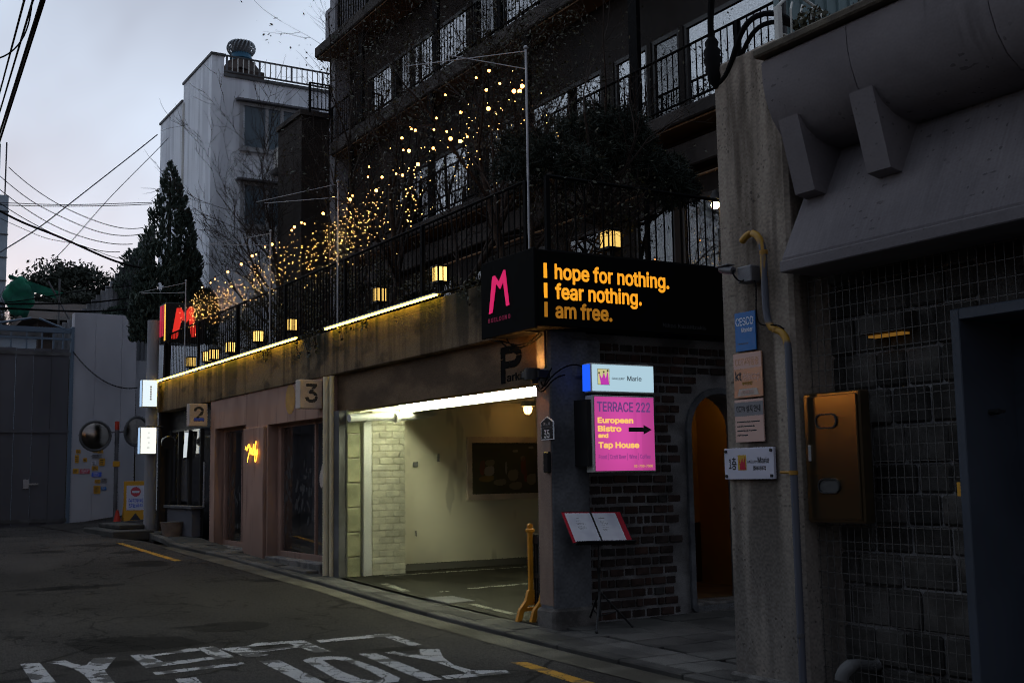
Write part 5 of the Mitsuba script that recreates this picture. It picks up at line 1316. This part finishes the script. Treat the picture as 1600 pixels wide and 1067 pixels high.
NOTE_LABELS = ["wide yellow notice under the left traffic mirror, top of the left column", "tall yellow notice in the left column, second from top", "small square yellow notice right of the tall one in the left column", "yellow notice lowest in the left column, beside the pink one", "pinkish red notice on the pale wall",
               "narrow yellow notice at the top of the middle column", "small yellow notice at the top of the middle column, nearest the pole", "wide grey notice high in the middle column", "white notice in the middle column", "large yellow notice beside the white one, nearest the pole",
               "yellow notice just above the blue and white one", "blue and white notice on the pale wall", "yellow notice just below the blue and white one", "small grey notice low in the middle column", "large yellow notice lowest in the middle column", "small blue notice low on the pale wall"]
for k, (x, z_, w, h, _, m_) in enumerate(NOTES):
    nm = NOTE_LABELS[k]
    nt = thing("wall_notice", nm, "notice", "notices on the pale wall")
    part(nt, "sheet", box(x - w / 2, x + w / 2, 33.962, 33.978, z_ - h / 2, z_ + h / 2), m_)
    part(nt, "print", cat_([box(x - w * .36, x + w * .36 * (0.4 + 0.6 * random.random()), 33.958, 33.9618, z_ - h * .3 + j * h * .25, z_ - h * .3 + j * h * .25 + h * .1) for j in range(3)]), "mat_ink" if m_ in ("mat_hazard", "mat_acrylic", "mat_label_grey") else "mat_acrylic")
mp = thing("mirror_pole", "grey pole with a red cap carrying the two round traffic mirrors", "pole")
part(mp, "shaft", cyl((7.05, 32.5, 0.5), (7.05, 32.5, 3.05), 0.055, 14), "mat_grey_metal", smooth=40)
part(mp, "cap", cyl((7.05, 32.5, 3.05), (7.05, 32.5, 3.28), 0.06, 14), "mat_cone_red", smooth=40)
part(mp, "arm", cyl((6.8, 32.5, 2.98), (7.3, 32.5, 3.0), 0.02, 8), "mat_grey_metal")
part(mp, "band", box(6.97, 7.13, 32.43, 32.57, 2.05, 2.2, 0.01), "mat_hazard")


def traffic_mirror(label, c, nrm, r):
    t = thing("traffic_mirror", label, "mirror")
    n = V(nrm, float) / np.linalg.norm(nrm)
    a = np.cross(n, [0, 0, 1.0])
    a /= np.linalg.norm(a)
    b = np.cross(a, n)
    th, ph = np.linspace(0, 1, 10), np.linspace(0, 2 * np.pi, 41)[:-1]
    vs, fs = [V(c) + n * 0.10], []
    for i, u in enumerate(th[1:]):
        for p in ph:
            vs.append(V(c) + r * 0.93 * u * (math.cos(p) * a + math.sin(p) * b) + n * 0.10 * (1 - u * u))
    for p in range(40):
        fs.append([0, 1 + p, 1 + (p + 1) % 40])
        for i in range(8):
            q, q2 = 1 + i * 40 + p, 1 + i * 40 + (p + 1) % 40
            fs += [[q, q + 40, q2 + 40], [q, q2 + 40, q2]]
    part(t, "glass", trimesh.Trimesh(V(vs), fs, process=False), "mat_mirror", smooth=True)
    rim = V([V(c) + r * (math.cos(p) * a + math.sin(p) * b) for p in np.linspace(0, 2 * np.pi, 41)])
    part(t, "rim", tube(rim, 0.035, 8, False), "mat_old_metal", smooth=True)
    part(t, "back", tube([V(c) + n * 0.0, V(c) - n * 0.10, V(c) - n * 0.16], [r, r * 0.7, r * 0.2], 24), "mat_old_metal", smooth=40)


traffic_mirror("left round convex traffic mirror, reflecting two orange lights", (6.47, 32.42, 2.88), (-0.05, -1, -0.06), 0.39)
traffic_mirror("right round convex traffic mirror, turned towards the side lane", (7.56, 32.42, 3.01), (0.45, -1, -0.1), 0.39)
ar = thing("warning_board", "yellow A-frame board with a red no-entry disc at the foot of the mirror pole", "sign")
AO, AU, AV = V([7.16, 31.9, 0.55]), V([0.985, -0.17, 0.0]), V([0.02, 0.13, 0.99])
ab = lambda m: frame(m, AO, AU, AV)
part(ar, "board", ab(box(-0.02, 0.60, 0.0, 1.12, -0.03, 0.0, 0.01)), "mat_hazard")
part(ar, "rear_leg", cat_([tube([AO + AU * u + AV * 1.05, AO + AU * u + V([0, 0.5, -0.02])], 0.02, 6) for u in (0.05, 0.53)]), "mat_hazard")
part(ar, "face", ab(box(0.05, 0.52, 0.34, 1.0, 0.001, 0.005)), "mat_acrylic")
part(ar, "disc", ab(plate(Point(0.285, 0.83).buffer(0.13, 20), 0.008)), "mat_ink_red")
part(ar, "bar", ab(plate(sbox(0.19, 0.80, 0.38, 0.86), 0.010)), "mat_acrylic")
for k, s in enumerate(("여기부터", "진입금지")):
    part(ar, "lettering", frame(text(s, 0.085, 0.36), AO + AU * 0.105 + AV * (0.55 - 0.13 * k) + np.cross(AU, AV) * 0.006, AU, AV), "mat_ink_blue")
part(ar, "triangle", ab(plate(Polygon([(0.14, 0.08), (0.42, 0.08), (0.28, 0.26)]), 0.006)), "mat_ink")
cn = thing("traffic_cone", "small red cone beside the yellow A-frame board", "traffic cone")
part(cn, "cone", tube([(7.02, 32.1, 0.54), (7.02, 32.1, 0.90)], [0.11, 0.03], 18), "mat_cone_red", smooth=40)
part(cn, "base", box(6.84, 7.2, 31.92, 32.28, 0.50, 0.56, 0.01), "mat_cone_red")

# the pale house behind
wh = thing("pale_house", "pale rendered house with a roof railing and turning roof vent behind the terraces", "building")
part(wh, "front_wall", cat_([box(8.48, 16, 29.0, 29.3, 0.4, 12.22), box(8.48, 8.8, 29.3, 31.7, 0.4, 12.75)]), "mat_white_render")
part(wh, "parapet", along_y(sbox(8.478, 0.4, 8.802, 12.76), 28.998, 31.7), "mat_white_render")
part(wh, "side_wing", box(8.48, 9.4, 31.7, 34.2, 0.4, 12.28), "mat_white_render")
part(wh, "coping", cat_([box(8.44, 8.84, 28.95, 31.74, 12.76, 12.82), box(8.44, 9.4, 31.75, 34.25, 12.28, 12.34)]), "mat_old_metal")
part(wh, "roof", box(8.8, 16, 29.3, 34.2, 11.9, 12.12), "mat_old_metal")
part(wh, "cornice", box(8.80, 16, 28.95, 29.25, 12.22, 12.30), "mat_old_metal")
rr = thing("roof_railing", "grey railing along the flat roof of the pale house", "railing")
for z_ in (12.38, 12.80):
    part(rr, "rail", box(8.8, 16, 29.05, 29.09, z_, z_ + 0.04), "mat_old_metal")
for k in range(80):
    key = numbered(f"{rr}__bar")
    scene[key] = {**BAR_DICT, "bsdf": {"type": "ref", "id": "mat_white_paint" if k % 6 else "mat_grey_metal"}, "to_world": T().translate([8.9 + k * 0.15, 29.07, 12.40]).scale([0.022 if k % 6 else 0.05, 0.022, 0.41])}
ch = thing("vent_chimney", "brick chimney block carrying the roof vent", "chimney")
part(ch, "shaft", box(9.3, 10.35, 30.3, 31.2, 12.1, 13.0, 0.02), "mat_dark_roof")
part(ch, "hood", tube([(9.82, 30.75, 13.0), (9.82, 30.75, 13.3), (9.82, 30.75, 13.36)], [0.62, 0.40, 0.40], 4), "mat_dark_roof")
tv = thing("turbine_vent", "round ribbed metal turbine vent on top of the chimney", "vent")
part(tv, "neck", cyl((9.82, 30.75, 13.34), (9.82, 30.75, 13.58), 0.27, 24), "mat_vent_blue", smooth=40)
part(tv, "collar", cyl((9.82, 30.75, 13.42), (9.82, 30.75, 13.47), 0.31, 24), "mat_vent_blue", smooth=40)
for k in range(22):
    a0 = k * 2 * math.pi / 22
    pts = [(9.82 + rr_ * math.cos(a0 + tw_), 30.75 + rr_ * math.sin(a0 + tw_), z_) for rr_, tw_, z_ in ((0.28, 0, 13.57), (0.37, 0.10, 13.66), (0.39, 0.2, 13.75), (0.36, 0.3, 13.85), (0.22, 0.4, 13.93))]
    part(tv, "vane", tube(curve(pts, 9), 0.022, 4), "mat_vent_metal")
part(tv, "dome", tube([(9.82, 30.75, 13.90), (9.82, 30.75, 13.95), (9.82, 30.75, 13.97)], [0.24, 0.2, 0.03], 22), "mat_vent_metal", smooth=40)
part(tv, "core", cyl((9.82, 30.75, 13.56), (9.82, 30.75, 13.92), 0.26, 20), "mat_old_metal")
for (x0, x1, z0, z1, parts_) in ((9.33, 11.2, 10.38, 11.5, (9.98, 10.4)), (9.36, 11.3, 8.3, 9.35, (10.0, 10.6))):
    w = part(wh, "window", cat_([box(x0 - 0.09, x1 + 0.09, 28.94, 29.0, z1, z1 + 0.09), box(x0 - 0.09, x1 + 0.09, 28.9, 29.0, z0 - 0.12, z0)] + [box(a - 0.045, a + 0.045, 28.955, 29.0, z0, z1) for a in (x0 - 0.045, *parts_, x1 + 0.045)]), "mat_pale_frame")
    for a, b2 in zip((x0, *parts_), (*parts_, x1)):
        part(w, "pane", box(a + 0.045, b2 - 0.045, 28.985, 28.996, z0, z1), "mat_window_dark" if "mat_window_dark" in scene else mat("mat_window_dark", (0.10, 0.14, 0.17), 0.08, spec=0.8))
    part(w, "hood", box(x0 - 0.2, x1 + 0.2, 28.8, 29.0, z1 + 0.1, z1 + 0.15), "mat_grey_metal")
ac = thing("air_conditioner", "outdoor air conditioner unit on a bracket between the two pale house windows", "air conditioner")
part(ac, "casing", box(10.15, 11.0, 28.62, 28.95, 9.83, 10.4, 0.02), "mat_white_paint")
part(ac, "fan_ring", tube([(10.5 + 0.23 * math.cos(t), 28.61, 10.12 + 0.23 * math.sin(t)) for t in np.linspace(0, 2 * math.pi, 25)], 0.014, 5, False), "mat_black")
part(ac, "fan", cat_([on(plate(Point(0, 0).buffer(0.22, 20), 0.004), (10.5, 28.618, 10.12), FACE_Y), cyl((10.5, 28.59, 10.12), (10.5, 28.61, 10.12), 0.05, 12)]), "mat_black")
part(ac, "bracket", box(10.1, 11.05, 28.6, 29.0, 9.70, 9.82), "mat_old_metal")
single("downpipe", "thin drain pipe on the side wall of the pale house", "pipe", cyl((8.46, 31.6, 6.0), (8.46, 31.6, 12.2), 0.04, 8), "mat_white_paint")

# beyond the gate
tb2 = thing("distant_tower", "pale blue apartment tower cut by the left edge, with two aerials", "building")
part(tb2, "wall", box(1.0, 6.34, 50, 58, 0.4, 13.35), "mat_pale_cladding")
for k in range(12):
    part(tb2, "storey_band", box(1.0, 6.36, 49.96, 50, 2.2 + k * 0.95, 2.25 + k * 0.95), "mat_old_metal")
part(tb2, "aerial", cyl((6.0, 50.5, 13.3), (6.0, 50.5, 15.6), 0.03, 6), "mat_old_metal")
part(tb2, "aerial", cyl((6.25, 50.5, 13.3), (6.25, 50.5, 15.7), 0.03, 6), "mat_old_metal")
lh = thing("low_house", "low pale sheet house seen over the gate", "house")
part(lh, "wall", box(2.5, 5.75, 38, 44, 0.4, 6.15), "mat_pale_cladding")
part(lh, "roof", box(2.3, 5.9, 37.8, 44, 6.15, 6.3), "mat_old_metal")
dh = thing("tiled_house", "dark tiled roof house under the far trees", "house")
part(dh, "wall", box(6.4, 9.5, 42, 48, 0.4, 7.2), "mat_dark_roof")
part(dh, "roof", trimesh.convex.convex_hull(V([(5.9, 41.5, 7.2), (10, 41.5, 7.2), (5.9, 48.5, 7.2), (10, 48.5, 7.2), (6.6, 45, 8.3), (9.4, 45, 8.3)])), "mat_dark_roof")
nt_ = thing("safety_netting", "green safety netting bulging over a frame beyond the gate", "netting")
g = trimesh.creation.icosphere(3, 1.0)
gv = np.asarray(g.vertices) * [0.45, 0.35, 0.66]
gv = gv * (0.62 + 0.75 * meshkit.fbm(gv * 3.1, 3, 2)[:, None])
g.vertices = gv + [5.55, 40.5, 7.75]
part(nt_, "net", g, "mat_netting", smooth=True)
part(nt_, "sheet", trimesh.convex.convex_hull(V([(5.2, 40.3, 8.45), (6.9, 40.3, 7.95), (5.2, 40.36, 8.35), (6.7, 40.36, 7.75), (6.0, 40.3, 7.9)])), "mat_netting")
part(nt_, "pole", cat_([cyl((6.55, 39, 5.0), (6.55, 39, 8.2), 0.03, 6), cyl((6.2, 39, 8.1), (7.1, 39, 6.5), 0.03, 6)]), "mat_old_metal")
tree("distant_tree", "far bare tree over the tiled roof", "tree", (6.7, 50, 5.0), 6.4, 71, (-0.1, 0, 1), (6, 6, 5, 3), 0.1, 0, first=0.4, stems=2, angle=(0.4, 0.9), thin=0.014)
tree("distant_tree", "far bare tree right beside the pale tower", "tree", (7.3, 56, 6.0), 6.0, 72, (0, 0, 1), (6, 5, 4, 3), 0.1, 0, first=0.4, stems=2)


def far_pine(label, x, y_, z, r, seed, n=7000):
    rnd = np.random.default_rng(seed)
    t = thing("distant_pine", label, "tree")
    part(t, "trunk", tube([(x, y_, 0.4), (x + 0.2, y_, z)], [0.16, 0.06], 7), "mat_bark", smooth=True)
    c = []
    for k in range(16):
        o = rnd.normal(0, 1, 3) * [r * 0.55, r * 0.5, r * 0.30]
        c.append(V([x, y_, z]) + o + rnd.normal(0, 1, (n // 16, 3)) * [r * 0.30, r * 0.3, r * 0.12])
    stuff(part(t, "needles", quads(rnd, np.vstack(c), 0.20, slim=0.4), "mat_needle"))


far_pine("dark far pine with a flat crown, left of the corrugated fence", 8.6, 49, 9.5, 1.5, 81)
far_pine("lower dark far pine behind the corrugated fence", 10.2, 50, 9.1, 1.5, 82)
far_pine("dark far pine low over the tiled roof", 7.9, 47, 8.2, 1.2, 83, 5000)
hl_ = trimesh.convex.convex_hull(V([(-20, 60, -1), (40, 60, -1), (-20, 130, -1), (40, 130, -1), (5, 80, 10.5), (20, 80, 11.5), (12, 110, 14)]))
structure("hill", hl_, "mat_dark_roof")

# ------------------------------------------------------------------ cables across the sky
NEAR = [[(0.80, 5.2, 5.0), (1.20, 9.0, 5.23), (1.10, 11.0, 5.2)], [(1.34, 9.0, 5.6), (1.26, 9.0, 5.24)], [(0, 0, 0)]]
for k, (p, q) in enumerate((((39.4, 0), (0, 146)), ((52.5, 0), (0, 180)), ((63.7, 0), (0, 210)), ((68.2, 0), (0, 225)))):
    a = [(1.20, 9.0, 5.23), (1.26, 9.0, 5.24), (1.32, 9.0, 5.25), (1.34, 9.0, 5.26)][k]
    b2 = [(1.755, 15.0, 6.40), (1.755, 15.0, 6.12), (1.77, 15.0, 5.88), (1.77, 15.0, 5.77)][k]
    d = V(b2) - V(a)
    p0, p1 = V(a) - d * 0.9, V(b2) + d * 1.0
    single("overhead_cable", f"taut black cable crossing the top left corner of the sky, {('leftmost', 'second', 'third', 'rightmost')[k]} of four", "cable", tube([p0, p1], 0.012 if k > 1 else 0.009, 6), "mat_cable", group="cables in the top left corner")
single("overhead_cable", "loose thin black cable hooking away from the top left bundle", "cable", tube(curve([(0.9, 9.0, 4.72), (1.05, 9.0, 4.75), (1.14, 9.0, 4.83), (1.22, 9.0, 4.99), (1.25, 9.0, 5.16), (1.27, 9.0, 5.4)], 20), 0.006, 5), "mat_cable")
FAR = {
    "a": ([(3.9, 9.62), (4.22, 9.35), (5.1, 8.8), (6.0, 8.46), (6.64, 8.33), (7.28, 8.39)], 0.011), "b": ([(3.5, 9.52), (3.78, 9.3), (4.46, 8.81), (5.3, 8.43), (6.16, 8.16), (6.72, 8.12), (7.27, 8.22)], 0.011),
    "c": ([(3.4, 9.25), (3.72, 9.01), (4.28, 8.62), (4.96, 8.25), (5.86, 7.96), (6.49, 7.88), (7.01, 7.92)], 0.011), "d": ([(3.4, 8.86), (3.73, 8.66), (4.29, 8.34), (4.7, 8.14), (5.43, 7.84), (6.22, 7.66), (6.69, 7.68)], 0.011),
    "e": ([(3.4, 8.63), (3.74, 8.46), (4.29, 8.22), (4.97, 8.0), (5.86, 7.67), (6.5, 7.44), (6.98, 7.33), (7.88, 7.32)], 0.030), "f": ([(3.4, 8.45), (3.74, 8.28), (4.3, 8.06), (4.86, 7.87), (5.63, 7.78), (6.18, 7.62), (6.74, 7.5)], 0.008),
    "g": ([(3.3, 8.65), (3.73, 8.68), (5.22, 8.79), (6.38, 8.94), (7.5, 9.1)], 0.011), "h": ([(3.3, 8.6), (3.73, 8.62), (5.22, 8.75), (6.38, 8.89), (7.5, 9.06)], 0.011),
    "i": ([(3.3, 7.02), (3.77, 7.41), (4.56, 8.04), (5.29, 8.73), (6.17, 9.59), (7.6, 11.0)], 0.016), "j": ([(4.88, 7.14), (5.62, 8.06), (6.22, 8.88), (6.85, 9.67), (7.9, 10.95)], 0.010),
    "k": ([(3.3, 6.08), (3.82, 6.1), (4.91, 6.18), (6.05, 6.29), (6.96, 6.47), (7.89, 6.7)], 0.022), "l": ([(3.3, 6.0), (3.82, 6.0), (4.92, 6.01), (6.06, 6.05), (6.85, 6.15), (7.66, 6.26)], 0.026), "m": ([(3.3, 6.1), (4.54, 6.27), (5.66, 6.55), (6.67, 6.74), (7.64, 6.9)], 0.014)}
CL = {"e": "thick black cable bundle sagging down towards the corrugated fence", "f": "thinnest cable below the thick sagging bundle", "i": "grey double cable slanting up to the pale house corner", "j": "thin grey cable slanting steeply up beside the pale house", "k": "dark cable running level above the steel gantry, upper one", "l": "thick dark cable running level above the steel gantry, lower one", "m": "thin dark cable rising towards the conifer above the gantry"}
for k, (L, r) in FAR.items():
    lb, gr = (CL[k], None) if k in CL else ((f"thin black cable sagging across the sky to the conifer, {dict(a='highest', b='second highest', c='third highest', d='lowest')[k]} of the four" if k in "abcd" else "", "sagging cables left of the conifer") if k in "abcd" else (f"thin level cable crossing the sky behind the sagging ones, {'upper' if k == 'g' else 'lower'} of the pair", "level cables in the sky"))
    single("overhead_cable", lb, "cable", tube(curve([(x, 31.0, z_) for x, z_ in L], 30), r, 5), "mat_cable" if k not in "gij" else "mat_thin_cable", group=gr)
single("slack_cable", "thin slack cable across the pale metal wall", "cable", tube(curve([(6.1, 33.9, 5.3), (6.6, 33.9, 4.75), (7.3, 33.9, 4.35), (7.9, 33.9, 4.33)], 16), 0.014, 5), "mat_cable")

# ------------------------------------------------------------------ the houses across the street, behind and beside the viewer (mirrored in the panes)
op = thing("opposite_house", "plain dark house row across the street, beside the viewer", "building")
for k, (y0, y1, h) in enumerate(((-14, -3, 5.5), (-3, 6, 4.4), (6, 15, 5.2), (15, 25, 4.6), (25, 34, 5.0))):
    part(op, "wall", box(-12, -6.5 - 0.1 * k, y0, y1 - 0.05, -0.2, h), "mat_upper_wall")
    part(op, "coping", box(-12, -6.42 - 0.1 * k, y0, y1 - 0.05, h, h + 0.15), "mat_slab_edge")
for k, (y_, z_) in enumerate(((17.3, 3.70), (18.5, 3.70))):
    ol = thing("street_lamp", ("warm globe lamp on the house front across the street", "second warm globe lamp on the house front across the street, farther off")[k], "lamp", "globe lamps across the street")
    part(ol, "globe", trimesh.creation.icosphere(2, 0.2).apply_translation((-6.2, y_, z_)), "mat_lit", **glow(7.0, 3.0, 0.5))
    part(ol, "bracket", box(-6.7, -6.2, y_ - 0.02, y_ + 0.02, z_ - 0.26, z_ - 0.2), "mat_black")
